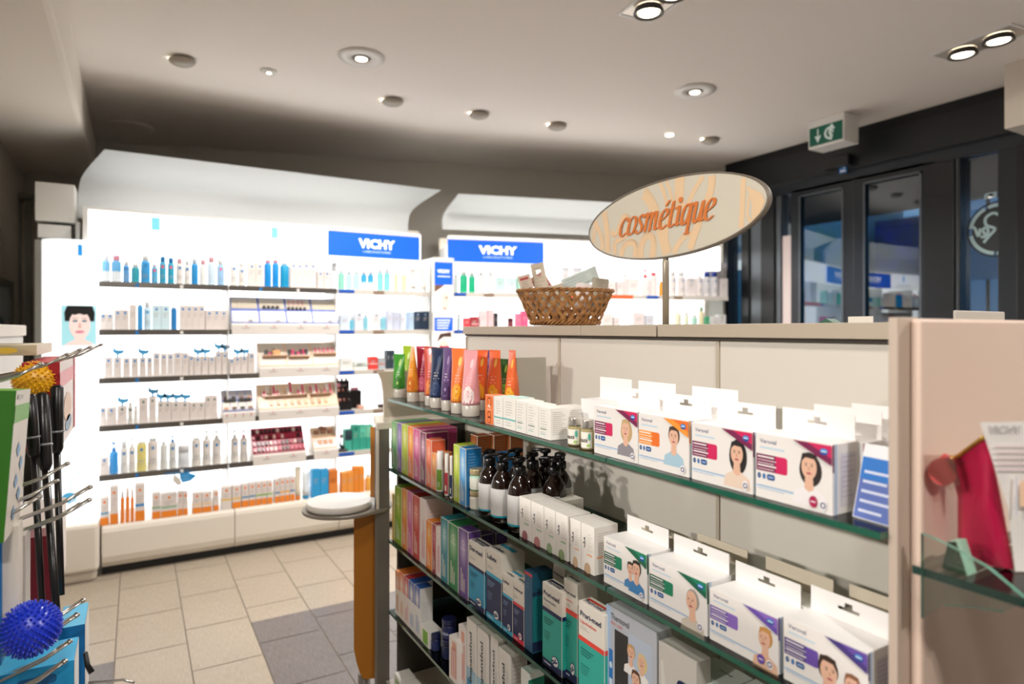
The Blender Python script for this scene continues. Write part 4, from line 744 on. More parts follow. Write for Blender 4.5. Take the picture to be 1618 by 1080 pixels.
def gshelf(y0, y1, z):
    g = MB(); t = .008
    a, b = L(XF, y0+.0015, z-t), L(XB-.006, y1-.0015, z)
    P8 = lambda: None
    x0, ya, z0 = a; x1, yb, z1 = b
    g.face([(x0, ya, z1), (x1, ya, z1), (x1, yb, z1), (x0, yb, z1)], GL); g.face([(x0, ya, z0), (x0, yb, z0), (x1, yb, z0), (x1, ya, z0)], GL)
    g.face([(x0, ya, z0), (x0, ya, z1), (x0, yb, z1), (x0, yb, z0)], GEDGE); g.face([(x0, ya, z0), (x1, ya, z0), (x1, ya, z1), (x0, ya, z1)], GEDGE)
    g.face([(x0, yb, z0), (x0, yb, z1), (x1, yb, z1), (x1, yb, z0)], GEDGE2); g.face([(x1, ya, z0), (x1, yb, z0), (x1, yb, z1), (x1, ya, z1)], GEDGE)
    s = g.build('glass_shelf', eg)
    g = MB()
    for y in (y0+.01, y1-.01): g.prism([(XB-.22-XB, y-gy-.003, z-t-.0005), (-.006, y-gy-.003, z-t-.0005), (-.006, y-gy-.003, z-t-.05)], (0, .006, 0), mat('#cfcac2', .3, .3))
    g.build('shelf_bracket', s)
for z in GZ[:4]:
    for a, b in zip(seam, seam[1:]): gshelf(b+(.006 if b == YS else 0), a, z)
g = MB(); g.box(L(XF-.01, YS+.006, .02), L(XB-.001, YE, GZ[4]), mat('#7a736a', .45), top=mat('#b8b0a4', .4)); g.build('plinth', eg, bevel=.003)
# far end: tall board with curved edge, upright, ledge
def Lp(p): return (p.x-XB, p.y-gy, p.z)
yb_ = YE+.03; zt = onY(660, 587, yb_).z; zm = onY(640, 666, yb_).z
pts = [onY(597, 587, yb_), onY(603, 600, yb_), onY(606, 618, yb_), onY(607, 640, yb_), onY(607, 668, yb_)]
g = MB(); o2 = [(p.x-XB, yb_-gy, p.z) for p in pts]+[(.3, yb_-gy, zm), (.3, yb_-gy, zt)]
g.prism(o2, (0, .012, 0), mat('#c9bdab', .4)); g.build('end_board', eg)
a, b = onY(596, HZ, YE), onY(616, HZ, YE)
g = MB(); g.box((a.x-XB, YE-gy+.001, .02), (b.x-XB, YE-gy+.027, 1.15), M_POSTD); g.box((b.x-XB+.03, YE-gy+.005, .02), (.04, YE-gy+.02, 1.13), mat('#4a453e', .5)); g.build('end_upright', eg, bevel=.002)
p, q = onY(597, 690, YE-.0), onY(588, 668, YE+.06)
g = MB(); g.prism([(a.x-XB-.004, YE-gy-.002, 1.13), (.03, YE-gy-.002, 1.13), (.03, YE-gy+.05, 1.15), (q.x-XB, YE-gy+.05, 1.15)], (0, 0, .022), mat('#ddd3c4', .35)); g.build('end_ledge', eg, bevel=.003)
g = MB(); g.box((a.x-XB-.004, YE-gy-.006, .87), (a.x-XB+.004, YE-gy+.0, 1.13), mat('#e3dacb', .35)); g.build('end_trim', eg)
# near end: narrow post and tall end panel facing the camera with its own glass shelf
pl = onY(1418, HZ, .385).x; pr = onY(1450, HZ, .385).x; pn = onY(1459, HZ, .37).x
g = MB(); g.box((pl-XB, YS-gy-.003, 0), (pr-XB, YS-gy+.003+.004, EYE+.0137), M_POST); g.build('end_post', eg, bevel=.001)
g = MB(); g.box((pl-XB+.012, YS-gy+.0075, 0), (.01, YS-gy+.0115, EYE+.010), M_POST); g.build('end_wall', eg)
g = MB(); g.box((pr-XB, YS-gy+.0, 0), (pn-XB+.004, YS-gy+.003, EYE+.006), mat('#4d463c', .6)); g.build('shadow_groove', eg)  # flat strip whose dark colour stands for shade in the groove
EP = .372
ee = empty('end_unit', (pn+.3, EP, 0)); tag(ee, 'beige end panel unit with its own small glass shelf', 'shelving'); ex = ee.location.x
g = MB(); g.box((pn-ex, 0, 0), (.45, .012, EYE+.0125), mat('#dcc3b2', .42)); g.build('end_panel', ee, bevel=.004)
sz = 1.1985
g = MB(); xs0 = onZ(1459, 897, sz).x; xa, xb, ya, yb = xs0-ex, .4, -.235, -.001; z0, z1 = sz-.009, sz
g.face([(xa, ya, z1), (xb, ya, z1), (xb, yb, z1), (xa, yb, z1)], GL); g.face([(xa, ya, z0), (xa, yb, z0), (xb, yb, z0), (xb, ya, z0)], GL)
for q4 in ([(xa, ya, z0), (xa, ya, z1), (xa, yb, z1), (xa, yb, z0)], [(xa, ya, z0), (xb, ya, z0), (xb, ya, z1), (xa, ya, z1)], [(xb, ya, z0), (xb, ya, z1), (xb, yb, z1), (xb, yb, z0)]): g.face(q4, mat('#123c36', .15, coat=.5))
g.build('glass_shelf', ee)
xq = xs0-.006; cs = [onX(a, b, xq) for a, b in ((1455, 842), (1496, 860), (1560, 896), (1618, 944), (1612, 955), (1585, 967), (1540, 960), (1490, 956), (1455, 977))]
GB2 = glassmat('bracket_glass', '#f1f8f5', .0, .03)
g = MB(); o3 = [(p.x-ex, min(p.y, EP-.001)-EP, p.z) for p in cs]; g.prism(o3, (.005, 0, 0), GB2, mat('#5f9a86', .15, coat=.4)); g.build('glass_bracket', ee)
# small clear price clip on that shelf
c = onX(1488, 880, xq+.02); e = empty('price_clip', (c.x, c.y-.012, sz+.0006)); tag(e, 'small clear plastic clip on the near glass shelf corner', 'clip')
g = MB(); g.prism([(0, -.012, 0), (0, .012, 0), (0, .006, .03), (0, -.002, .032)], (.02, 0, 0), glassmat('clip_glass', '#a9c9b4', .15, .05), '#9fc4ae'); g.build('clip_body', e)
# little grey card standing on the gondola top
a, b = onY(1510, 490, .5), onY(1588, 502, .5); g = MB(); g.box((a.x, .5, GT+.0005), (b.x, .504, a.z), mat('#b3aca4', .5)); o = g.build('card_holder', bevel=.0015); tag(o, 'small grey card holder standing above the beige end panel', 'card holder')
g = MB(); a, b = onX(1340, 500, 1.2), onX(1378, 512, 1.2); g.box((1.2, b.y, GT+.0006), (1.204, a.y, a.z), '#d8d2c6'); o = g.build('price_card'); tag(o, 'small cream price card on the gondola top near the doors', 'card')
g = MB(); a, b = onX(1290, 503, 1.22), onX(1320, 512, 1.22); m_ = (a.y+b.y)/2; g.prism([(1.22, a.y, GT+.0006), (1.22, m_, a.z), (1.22, b.y, GT+.0006)], (.03, 0, 0), '#2f5a48'); o = g.build('tent_card'); tag(o, 'low dark green tent card on the gondola top', 'card')
# round tester table on an orange bowed board
tx, ty = .578, 2.06
et = empty('tester_table', (tx, ty, 0)); tag(et, 'small round white tester table with orange curved board at the gondola end', 'table')
g = MB(); rows = []; n = 40
out = []
for k in range(n):
    t = 2*PI*k/n; out.append((.128*math.cos(t), .122*math.sin(t)))
out = [(x if x < .06 else x+.03, y) for x, y in out]
g.prism([(x, y, .868) for x, y in out], (0, 0, .010), mat('#8a8276', .4)); g.build('table_plate', et, bevel=.002)
g = MB(); g.lathe([(.098, .8785), (.103, .882), (.103, .896), (.100, .900)], mat('#e9e6df', .3), 40, c=(-.012, 0, 0)); g.build('table_top', et)
def orange(za, zb, xa, xb, y, name, round_=True):
    g = MB(); rows = []
    for i in range(13):
        t = i/12; x = xa+(xb-xa)*t; rows.append((x, y-.03*math.sin(PI*t*.5)))
    zs = [za]*13
    if round_: zs = [za+.10*max(0, 1-i/4)**2 for i in range(13)]
    A = [[(x, yy, z) for (x, yy), z in zip(rows, zs)], [(x, yy, zb) for x, yy in rows]]
    B = [[(x+.004, yy+.012, z) for (x, yy), z in zip(rows, zs)], [(x+.004, yy+.012, zb) for x, yy in rows]]
    m = mat('#b06e16', .4); g.grid(A, m); g.grid(B, m)
    g.face([A[0][0], A[1][0], B[1][0], B[0][0]], m)
    for r in range(12): g.face([A[0][r], A[0][r+1], B[0][r+1], B[0][r]], m)
    return g.build(name, et)
a, b = onY(559, HZ, ty+.01), onY(600, HZ, ty+.01)
orange(.30, .867, a.x-tx, b.x-tx+.01, .01, 'front_board')
a, b = onY(587.5, HZ, YE+.055), onY(600, HZ, YE+.055)
orange(.901, 1.13, a.x-tx, b.x-tx, YE+.07-ty, 'upper_board', False)
g = MB(); g.lathe([(.02, .0), (.02, .31)], M_POSTD, 14, c=(.075, .02, 0)); g.lathe([(.16, 0), (.16, .008), (.15, .012)], mat('#6d675e', .4), 30, c=(.02, .05, 0)); g.build('table_foot', et)
# ================================================================ GOODS ON THE GONDOLA
RZG = -PI/2
def gx(x, X=.712): return onX(x, HZ, X).y
def place(o, si, x0, x1, X=.712, tilt=0):
    o.location = (X, (gx(x0, X)+gx(x1, X))/2, GZ[si]+.0006); o.rotation_euler = (0, 0, RZG+tilt); return o
def gh(x, y, si, X=.712): return onX(x, y, X).z-GZ[si]
SH = ['top glass shelf', 'second glass shelf', 'third glass shelf', 'fourth glass shelf', 'gondola plinth']
def gcarton(si, x0, x1, yt, dp, body, lab, art=None, X=.712, h=None, side=None, top=None, name='carton', cat='box', grp=None, tilt=0, bev=.0006, w=None):
    h = h or gh(x0, yt, si, X); w = w or (gx(x0, X)-gx(x1, X)-.0008)
    g = MB(); g.box((-w/2, 0, 0), (w/2, dp, h), mat(body, .5), top=mat(top, .5) if top else None); o = g.build(name, bevel=bev)
    place(o, si, x0, x1, X, tilt); tag(o, lab, cat, grp)
    if art:
        P = Print(front); Q = Print(right(w)); T = Print(topf(h)); art(P, Q, T, w, h, dp)
        P.build('carton_front', o)
        if Q.mb.f: Q.build('carton_side', o)
        if T.mb.f: T.build('carton_top', o)
    return o
def rnd(x0, x1, X):
    'centre and radius of a round thing seen between two columns'
    m = (x0+x1)/2; r = (x1-x0)/2/F*(X/ray(m).x); return onX(m, HZ, X+r).y, r*.98
# -- tubes on the top shelf
def gtube(x0, x1, yt, X, col, lab, capc='#d9d2c6', rot=.5, art=None, wf=1.0):
    y, r = rnd(x0, x1, X); r *= 1.05; h = onX((x0+x1)/2, yt, X+r).z-GZ[0]; e = empty('tube', (X+r, y, GZ[0]+.0006), RZG+rot); tag(e, lab, 'tube', 'care tubes on the top glass shelf')
    ch = .030; rows = []; m = mat(col, .32, coat=.25); n = 26; K = 12
    for k in range(K+1):
        t = k/K; s = t**1.7; a = r*(1+.38*s*wf) if k else r; b = r*(1-s)+.0008
        rows.append([(a*math.cos(2*PI*j/n), b*math.sin(2*PI*j/n), ch+(h-ch-.006)*t) for j in range(n)])
    g = MB(); g.grid(rows, m, True, True, True, False); rows = [[(x, y_, h-.006) for x, y_, _ in rows[-1]], [(x, y_, h) for x, y_, _ in rows[-1]]]; g.grid(rows, m, True, False, False, True); g.build('tube_body', e)
    g = MB(); g.lathe([(r*.93, 0), (r*.97, .002), (r*.97, ch-.002), (r*.9, ch)], mat(capc, .25, trans=.25), 26); g.build('cap', e)
    # artwork follows the front skin
    def fn(u, v, l):
        t = max(0, min(1, (v-ch)/(h-ch-.006))); s = t**1.7; a = r*(1+.38*s*wf); b = r*(1-s)+.0008; q = max(-.97, min(.97, u/r)); th = math.asin(q)+.6*(math.atan2(y, X)-rot); l += .0002
        return ((a+l)*math.sin(th), -(b+l)*math.cos(th), v)
    P = Print(fn, .0003); c2 = mat(art[0], .4); c3 = mat(art[1], .4)
    P.ell(0, h*.80, r*.22, .012, c3, 1, 14)
    P.lines(-r*.35, h*.58, r*.8, 3, .008, mat('#efe6da', .4), .0012)
    for k in range(9):
        a = k/9*2*PI; P.ell(r*.30*math.cos(a), h*.34+.016*math.sin(a), r*.22, .006, c2, 3, 10, a)
    for k in range(4): u = -r*.5+k*r*.33; P.ribbon([(u, ch+.004), (u+r*.1, ch+.02), (u+r*.02, ch+.036)], .004, c2, 2)
    P.ell(0, h*.34, r*.15, .005, c3, 4, 12)
    P.build('tube_print', e); return e
sun = ('#f2a81e', '#f6c65a')
gtube(621, 640, 559, .722, '#3f9a2c', 'short grass green tube, leftmost on the top glass shelf', rot=0.4, art=('#2f7a20', '#b9d87a'))
gtube(636, 652, 546, .775, '#a8c62c', 'lime tube standing behind the green and yellow-orange tubes', rot=0.4, art=('#7a9c1c', '#e0e89a'))
gtube(643, 661, 547, .718, '#ee9a2c', 'yellow-orange tube between the lime and raspberry tubes', rot=-0.14, art=('#d9741c', '#f8d07a'))
gtube(659, 676, 547, .75, '#b52a58', 'raspberry red tube beside the yellow-orange tube', rot=0.6, art=('#e0708c', '#e88ca4'))
gtube(671, 689, 548, .725, '#cf4b38', 'brick red tube beside the navy tube', rot=0.6, art=('#e8863c', '#f2a06a'))
gtube(679, 703, 549, .718, '#1d2c50', 'dark navy tube on the top glass shelf', rot=0.2, art=('#2e426c', '#33486f'))
gtube(693, 711, 547, .80, '#e0405c', 'coral pink tube mostly hidden behind the purple tube', rot=0.2, art=('#f07a8c', '#f8a0ae'))
gtube(697, 717, 549, .720, '#674a82', 'purple tube just right of the navy tube', rot=0.1, art=('#4c3466', '#a58cb8'))
gtube(712, 737, 550, .718, '#ef7a38', 'orange tube with yellow flowers beside the pale pink tube', rot=0.28, art=sun)
gtube(729, 758, 553, .718, '#eda3a8', 'pale pink blossom tube, front of the tube row', rot=0.1, art=('#f6e2de', '#f8ccd0'))
gtube(748, 771, 553, .80, '#e8662c', 'orange tube tucked right behind the pale pink tube', rot=0.3, art=sun)
gtube(762, 779, 553, .86, '#553c78', 'deep purple tube at the back of the tube row', rot=0.2, art=('#3f2a5c', '#8c74a4'))
gtube(769, 794, 553, .80, '#e9682f', 'orange tube behind the small orange carton', rot=0.03, art=sun)
gtube(790, 806, 567, .90, '#3c6a2c', 'dark green leafy tube at the back between orange tubes', rot=0.3, art=('#7cb83a', '#a8d05a'))
gtube(797, 821, 553, .80, '#ea6a32', 'last orange tube to the right of the tube row', rot=-0.2, art=sun)
g = MB(); y = gx(826, .86); g.box((.84, y-.003, GZ[0]+.001), (.93, y+.003, GZ[0]+.15), mat('#b9b4a6', .3)); tag(g.build('shelf_divider'), 'grey upright divider plate behind the last orange tube', 'divider')
# -- small cartons and jars, top shelf
INK = '#9a948e'
def art_o(P, Q, T, w, h, dp):
    m = mat('#f7d9c0', .4); P.rect(-w/2+.0008, .0008, w/2-.0008, h-.0008, '#ee7a3a'); P.ring(0, h*.78, w*.2, w*.24, m, n=16); P.poly([(-w*.25, h*.56), (0, h*.7), (w*.25, h*.56), (w*.1, h*.6), (0, h*.56), (-w*.1, h*.6)], m, 2); P.rect(-w*.3, h*.5, w*.3, h*.52, m, 2); P.ring(0, h*.33, w*.16, w*.2, m, n=16); P.ring(0, h*.16, w*.16, w*.2, m, n=16)
gcarton(0, 766.5, 780, 623, .035, '#efe6dc', 'small orange carton with white sun print in front of tubes', art_o, top='#ee7a3a')
def art_t(P, Q, T, w, h, dp):
    P.rect(-w/2+.0005, h*.29, w/2, h*.34, '#6fbcb8'); P.lines(-w*.3, h*.85, w*.6, 6, h*.08, mat(INK, .6), .0008); P.lines(-w*.3, h*.2, w*.6, 2, h*.08, mat(INK, .6), .0008); Q.rect(.0005, h*.29, dp-.0005, h*.34, '#6fbcb8'); T.rect(-w/2+.001, .001, w/2-.001, dp-.001, '#bfe0da')
gcarton(0, 780.5, 794.4, 626, .05, '#f0ece4', 'white carton with turquoise stripe beside small orange carton', art_t)
gcarton(0, 794.9, 814.5, 627, .05, '#f0ece4', 'second white carton with turquoise stripe, right of first', art_t)
def art_w(P, Q, T, w, h, dp):
    P.lines(-w*.34, h*.88, w*.6, 9, h*.085, mat('#b8b0a6', .6), .0008); P.rect(-w*.34, h*.3, w*.2, h*.33, '#7d8f86', 2); P.rect(-w*.34, h*.13, w*.1, h*.16, '#a8cfc4', 2)
    Q.lines(dp*.12, h*.86, dp*.75, 12, h*.062, mat('#a9a199', .6), .0007)
for k, (a, b, y) in enumerate(((815, 831.6, 632), (832, 850.6, 637), (851, 870, 642))):
    gcarton(0, a, b, y, .045, '#f0ece5', 'plain white carton with fine text, %s of three beside striped ones' % ('left', 'middle', 'right')[k], art_w, grp='plain white cartons on the top glass shelf')
gcarton(0, 881, 897, 640, .045, '#efebe4', 'plain white carton standing behind the row of three', art_w, X=.765)
def gjar(si, x0, x1, yt, X, lab, lid, body, labcol, rn=None, h=None, z=0, extra=None):
    y, r = rnd(x0, x1, X); h = h or gh((x0+x1)/2, yt, si, X)
    e = empty('jar', (X+r, y, GZ[si]+.0006+z), RZG+.25); tag(e, lab, 'jar', rn)
    hb = h*.70; g = MB(); g.lathe([(r*.92, 0), (r, .003), (r, hb-.004), (r*.86, hb)], body, 28); g.build('jar_body', e)
    g = MB(); g.lathe([(r*.98, hb+.001), (r, hb+.003), (r, h-.002), (r*.96, h)], lid, 28); g.build('lid', e)
    P = Print(lambda u, v, l: ((r+l)*math.sin(u/r), -(r+l)*math.cos(u/r), v), .0003); wj = r*1.35
    for k in range(12): P.rect(-wj+2*wj*k/12, hb*.08, -wj+2*wj*(k+1)/12, hb*.84, labcol)
    if extra: extra(P, r, hb)
    P.build('label', e); return e
def beaute(P, r, hb): P.text('Beauté', -r*.85, hb*.36, hb*.22, mat('#3a342c', .5), l=3, bold=.01, w=r*1.5); P.ell(r*.9, hb*.62, r*.2, hb*.18, '#58b7a2', 3); P.ell(r*.8, hb*.2, r*.3, hb*.07, '#a8cf6a', 2)
JG = mat('#cfc08c', .08, trans=.4)
gjar(0, 897, 919.5, 662, .715, 'small glass jar with silver lid, left of the pair', mat('#d9d4cc', .2, .8), JG, mat('#f2eee2', .5), 'silver lidded jars', extra=beaute)
gjar(0, 918, 939.5, 665, .712, 'small glass jar with silver lid and green dot, right of pair', mat('#d9d4cc', .2, .8), JG, mat('#f2eee2', .5), 'silver lidded jars', extra=beaute)
# -- self-test cartons with hanging tab
def veroval(si, x0, x1, yt, dp, colA, colB, lab, people, tabtop, X=.712, badge=None, h=None):
    def art(P, Q, T, w, h, d):
        P.e = .00009; nv = mat('#4a4a78', .5); lbz = mat('#b9cfe6', .5); a = mat(colA, .45); b = mat(colB, .45)
        P.rect(-w/2, 0, w/2, h, '#ece7e2', 1); P.text('Veroval', -w*.44, h*.855, h*.065, nv, l=3, w=w*.23, bold=.01); P.rect(-w*.44, h*.77, -w*.1, h*.80, '#c3d6e4', 2)
        P.poly([(w*.02, h*.985), (w*.5, h*.985), (w*.5, h*.70)], b, 21); P.poly([(w*.02, h*.985), (w*.2, h*.985), (w*.5, h*.80), (w*.5, h*.70)], a, 22); P.ell(w*.41, h*.885, w*.052, h*.05, '#1c4a9c', 23, 16); P.ell(w*.41, h*.90, w*.04, h*.025, '#5aa6e0', 24, 14); P.rect(w*.375, h*.878, w*.445, h*.892, '#e8f0f8', 25)
        P.rrect(-w*.49, h*.42, -w*.06, h*.68, h*.04, a, 2, left=False); P.rrect(-w*.22, h*.42, -w*.06, h*.68, h*.04, b, 3, left=False)
        for k in range(5): P.rect(-w*.47, h*(.63-.045*k), -w*(.24-.03*(k % 2)), h*(.63-.045*k)+h*(.022 if k in (0, 3) else .01), '#f4ecec', 5)
        P.ell(-w*.45, h*.34, w*.025, h*.045, '#1d4d86', 3, 14); P.ell(-w*.38, h*.34, w*.022, h*.045, '#3b72b0', 3, 14); P.rrect(-w*.34, h*.295, -w*.23, h*.385, h*.03, mat('#24508e', .5), 3)
        P.rect(-w*.46, h*.338, -w*.44, h*.346, '#dfe8f2', 4); P.rect(-w*.32, h*.33, -w*.25, h*.35, '#a9c4e2', 4)
        P.rect(-w/2, h*.16, w*.3, h*.20, '#c6d8e8', 2); P.rect(-w*.47, h*.185, w*.25, h*.193, '#5f7fa8', 3); P.rect(-w*.47, h*.14, -w*.1, h*.148, '#8fa6c4', 3)
        for n_, q in enumerate(people): face(P, q[0]*w, q[1]*h, q[2]*h, q[3], l=4+8*n_, **(q[4] if len(q) > 4 else {}))
        P.ell(w*.40, h*.12, w*.045, h*.075, '#f3eef0', 23, 18); P.ring(w*.40, h*.12, w*.020, w*.034, mat('#33406c', .5), 24, 16); P.rect(w*.385, h*.105, w*.415, h*.135, '#f3eef0', 25)
        if badge: P.ell(w*.28, h*.14, w*.05, h*.085, badge, 23, 18); P.rect(w*.25, h*.13, w*.31, h*.15, '#f0d8de', 24)
        Q.rect(d*.08, 0, d*.16, h, lbz); Q.rect(0, h*.60, d*.06, h, a); Q.rect(d*.3, h*.1, d*.92, h*.86, '#e2dde4', 2); Q.lines(d*.34, h*.8, d*.5, 9, h*.07, mat('#b4aec0', .6), .0008, 3)
    o = gcarton(si, x0, x1, yt, dp, '#f4f1ee', lab, art, X=X, name='test_carton', h=h, grp='self test cartons'); w = gx(x0, X)-gx(x1, X)-.0008; h = h or gh(x0, yt, si, X)
    th = .031; g = MB(); t0 = dp-.0012; m = mat('#f5f1ee', .5)
    cx, r, hz0 = 0, .006, h+th*.55
    # card with a hanging slot: built around the slot
    def rc(u0, v0, u1, v1): g.box((u0, t0, v0), (u1, t0+.0008, v1), m)
    rc(-w*.47, h-.002, w*.47, hz0-.003); rc(-w*.47, hz0-.003, -.014, h+th); rc(.014, hz0-.003, w*.47, h+th); rc(-.014, hz0+.007, .014, h+th); rc(-.014, hz0+.001, -.005, hz0+.007); rc(.005, hz0+.001, .014, hz0+.007)
    g.build('hanging_tab', o); return o
PINK, MAG, ORA, GRN, PUR = '#d31f5c', '#7a1b4c', '#f08526', '#15805c', '#6a4fa8'
veroval(0, 939, 1008.2, 640, .052, MAG, PINK, 'self-test carton, blond woman, magenta corner, leftmost on top shelf', [(.24, .62, .17, '#c9a878', {'long': .9, 'shirt': '#8f8a90'})], 613)
veroval(0, 1008.8, 1089, 652, .052, '#f39a34', '#ee7426', 'self-test carton with orange corner, smiling woman holding bread', [(.22, .66, .17, '#4a3226', {'shirt': '#a9c8d8'})], 0)
veroval(0, 1093, 1190, 667, .052, MAG, PINK, 'self-test carton, magenta corner, long black haired woman', [(.26, .60, .18, '#1c1614', {'long': 1.1, 'shirt': '#e8d0bc'})], 0)
veroval(0, 1194, 1316, 683, .052, MAG, PINK, 'self-test carton, magenta corner and badge, dark haired woman in white', [(.22, .62, .18, '#2c201c', {'long': .9, 'shirt': '#efeaea'})], 0, badge='#b01c4e')
for k in range(2):
    X = .768+k*.056; o = gcarton(0, 1200+0*k, 1306, 0, .048, '#f1eeec', 'self-test carton in the row behind, %s one at the right end' % ('front', 'rear')[k], lambda P, Q, T, w, h, d: (Q.rect(d*.06, 0, d*.14, h, '#b9cfe6'), Q.rect(0, h*.55, d*.05, h, '#d9405c'), Q.rect(d*.3, h*.1, d*.92, h*.86, '#dcd9e2', 2), Q.lines(d*.34, h*.8, d*.5, 9, h*.07, mat('#b4aec0', .6), .0008, 3)), X=X, h=.082, name='test_carton', w=.10)
    o.location.y = .505-.02*k
    g = MB(); g.box((-.047, .046, .08), (.047, .0468, .118), mat('#f5f1ee', .5)); g.build('hanging_tab', o)
for k in range(3):
    o = gcarton(0, 1000, 1080, 0, .05, '#f1eeec', 'white-backed self-test carton in the rear row behind %s woman' % ('the blond', 'the bread', 'the black haired')[k], None, X=.80, h=.078, w=.108, name='test_carton'); o.location.y = (1.02, .90, .76)[k]
    g = MB(); g.box((-.05, .047, .076), (.05, .0478, .122), mat('#f5f1ee', .5)); g.build('hanging_tab', o)
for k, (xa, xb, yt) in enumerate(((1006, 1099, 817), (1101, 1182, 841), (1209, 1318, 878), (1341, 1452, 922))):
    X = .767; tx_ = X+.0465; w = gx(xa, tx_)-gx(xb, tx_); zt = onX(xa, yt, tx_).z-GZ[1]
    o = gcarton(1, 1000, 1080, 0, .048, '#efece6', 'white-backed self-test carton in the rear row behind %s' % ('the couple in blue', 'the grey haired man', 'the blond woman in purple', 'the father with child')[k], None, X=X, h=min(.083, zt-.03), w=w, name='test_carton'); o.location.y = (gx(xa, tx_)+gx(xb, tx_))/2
    g = MB(); g.box((-w*.49, .0465, min(.083, zt-.03)-.002), (w*.49, .0473, zt), mat('#d5c9b4', .6)); g.build('hanging_tab', o)  # tab coloured beige for the shade behind the front row
# blue leaflet leaning at the right end
p = onX(1400, 775, .70); e = empty('leaflet', (.728, .418, GZ[0]+.001), RZG-.1); tag(e, 'blue and white leaflet leaning at the right end of top shelf', 'leaflet')
g = MB(); g.prism([(-.028, 0, 0), (.028, 0, 0), (.028, .022, .085), (-.028, .022, .085)], (0, .0012, 0), mat('#f0f0f2', .5)); g.build('leaflet_sheet', e)
P = Print(lambda u, v, l: (u, v*.2588-l, v), .0003); P.rect(-.027, .001, .027, .058, '#5a6fb4'); P.rect(-.027, .045, .027, .07, '#2a76c8', 2); P.lines(-.022, .052, .044, 5, .011, mat('#d5dcf0', .5), .003, 3); P.build('leaflet_print', e)
# -- second shelf: natural care cartons
def weleda(c, light, side=None, name='WELEDA'):
    def art(P, Q, T, w, h, dp):
        b = .0011; P.rect(-w/2+b, b, w/2-b, h-b, fadeprint(c, light))
        P.text(name, 0, h*.70, w*.10, mat('#f3efe4', .5), l=3, w=w*.5, centre=True); P.ring(0, h*.80, w*.10, w*.13, mat('#f3efe4', .5), 2, 12)
        for k in range(3): P.rect(-w*.25+k*w*.16, h*.08, -w*.25+k*w*.16+w*.06, h*(.42-.07*k), '#f0e8da', 2)
        s = mat(side or c, .45); Q.rect(b, b, dp-b, h-b, s); Q.lines(dp*.15, h*.9, dp*.6, 10, h*.05, mat(light, .5), .0007, 2); T.rect(-w/2+b, b, w/2-b, dp-b, s)
    return art
def wc(si, x0, x1, yt, c, light, lab, dp=.05, side=None, X=.712, **k): return gcarton(si, x0, x1, yt, dp, '#ece4d4', lab, weleda(c, light, side), X=X, **k)
wc(1, 618, 627.5, 664, '#6fae78', '#c9dfae', 'sage green carton, leftmost on the second glass shelf', .12)
wc(1, 628, 634.8, 667, '#7d68b0', '#c8bce0', 'slim lavender carton between sage and lime cartons', .12)
wc(1, 635.2, 644.2, 669, '#b8cc3c', '#e8e89a', 'lime green carton on the second glass shelf', .12)
wc(1, 644.6, 653, 672, '#f0803a', '#f8c870', 'orange carton between lime and pink cartons', .12)
wc(1, 653.4, 663.6, 676, '#cf4f8c', '#eeb0c8', 'rose pink carton beside the dark plum carton', .12)
wc(1, 664, 673, 681, '#7a2450', '#d8b0c4', 'dark plum carton with shiny side on second shelf', .07)
wc(1, 673.5, 682, 693, '#f07048', '#f8a888', 'coral carton, shorter than the plum carton', .042)
wc(1, 682.5, 689, 714, '#ee8a3a', '#f6c070', 'small orange carton left of the roll-on bottles', .05)
for k, (X, lab) in enumerate(((.80, 'brown carton in the back row, nearest the plum carton'), (.845, 'brown carton, middle of the three in back row'), (.89, 'brown carton, right one of the back row'))):
    o = wc(1, 700, 720, 0, '#8c4a20', '#c08850', lab, .043, side='#a85c28', X=X, h=.155, w=.04); o.location.y = 1.565-.012*k
def rollon(x0, x1, yt, c, lab, X=.712):
    y, r = rnd(x0, x1, X); h = gh((x0+x1)/2, yt, 1, X); e = empty('roll_on_bottle', (X+r, y, GZ[1]+.0006), RZG); tag(e, lab, 'bottle', 'roll-on bottles')
    g = MB(); g.lathe([(r*.9, 0), (r, .003), (r, h*.58), (r*.95, h*.6)], '#ece8e0', 22); g.build('bottle_body', e)
    g = MB(); g.lathe([(r*.9, h*.6), (r*.94, h*.61), (r*.94, h*.96), (r*.85, h)], mat('#f2efe8', .25), 22); g.build('cap', e)
    P = Print(lambda u, v, l: ((r+l)*math.sin(u/r), -(r+l)*math.cos(u/r), v), .0003)
    for k in range(14): P.rect(-r*1.5+3*r*k/14, h*.05, -r*1.5+3*r*(k+1)/14, h*.55, c)
    P.rect(r*.3, h*.12, r*.9, h*.25, '#e9ecd0', 2); P.build('label', e)
rollon(690, 702, 715, '#6f9c2c', 'white roll-on bottle with green label')
rollon(702.5, 710, 718, '#c23a4a', 'slim white roll-on bottle with red label')
rollon(710.5, 716, 721, '#1f3566', 'slim white roll-on bottle with navy label')
wc(1, 716.5, 726, 701, '#b0c82c', '#e6ea88', 'lime carton beside the sky blue carton', .05)
wc(1, 726.5, 736, 706, '#4fa0dc', '#b8dcf2', 'sky blue carton with deep blue side beside stacked jars', .045, side='#1d78b8')
for k, lab in enumerate(('deep blue carton behind the sky blue carton', 'second deep blue carton behind, nearer the back panel')):
    o = wc(1, 726, 736, 0, '#2b84c4', '#8cc4ea', lab, .045, side='#1d78b8', X=.762+.05*k, h=.125, w=.03); o.location.y = gx(731)-.003-.004*k
JL = mat('#c9b890', .3, .6); JW = mat('#e6e2d4', .35)
def jlab(P, r, hb): P.lines(-r*.7, hb*.7, r*1.3, 4, hb*.14, mat('#b8b4a8', .6), .0008, 3)
gjar(1, 742, 766, 0, .714, 'lower jar of the stacked pair with gold lid', JL, JW, mat('#ece8dc', .5), 'stacked gold lidded jars', h=.046, extra=jlab)
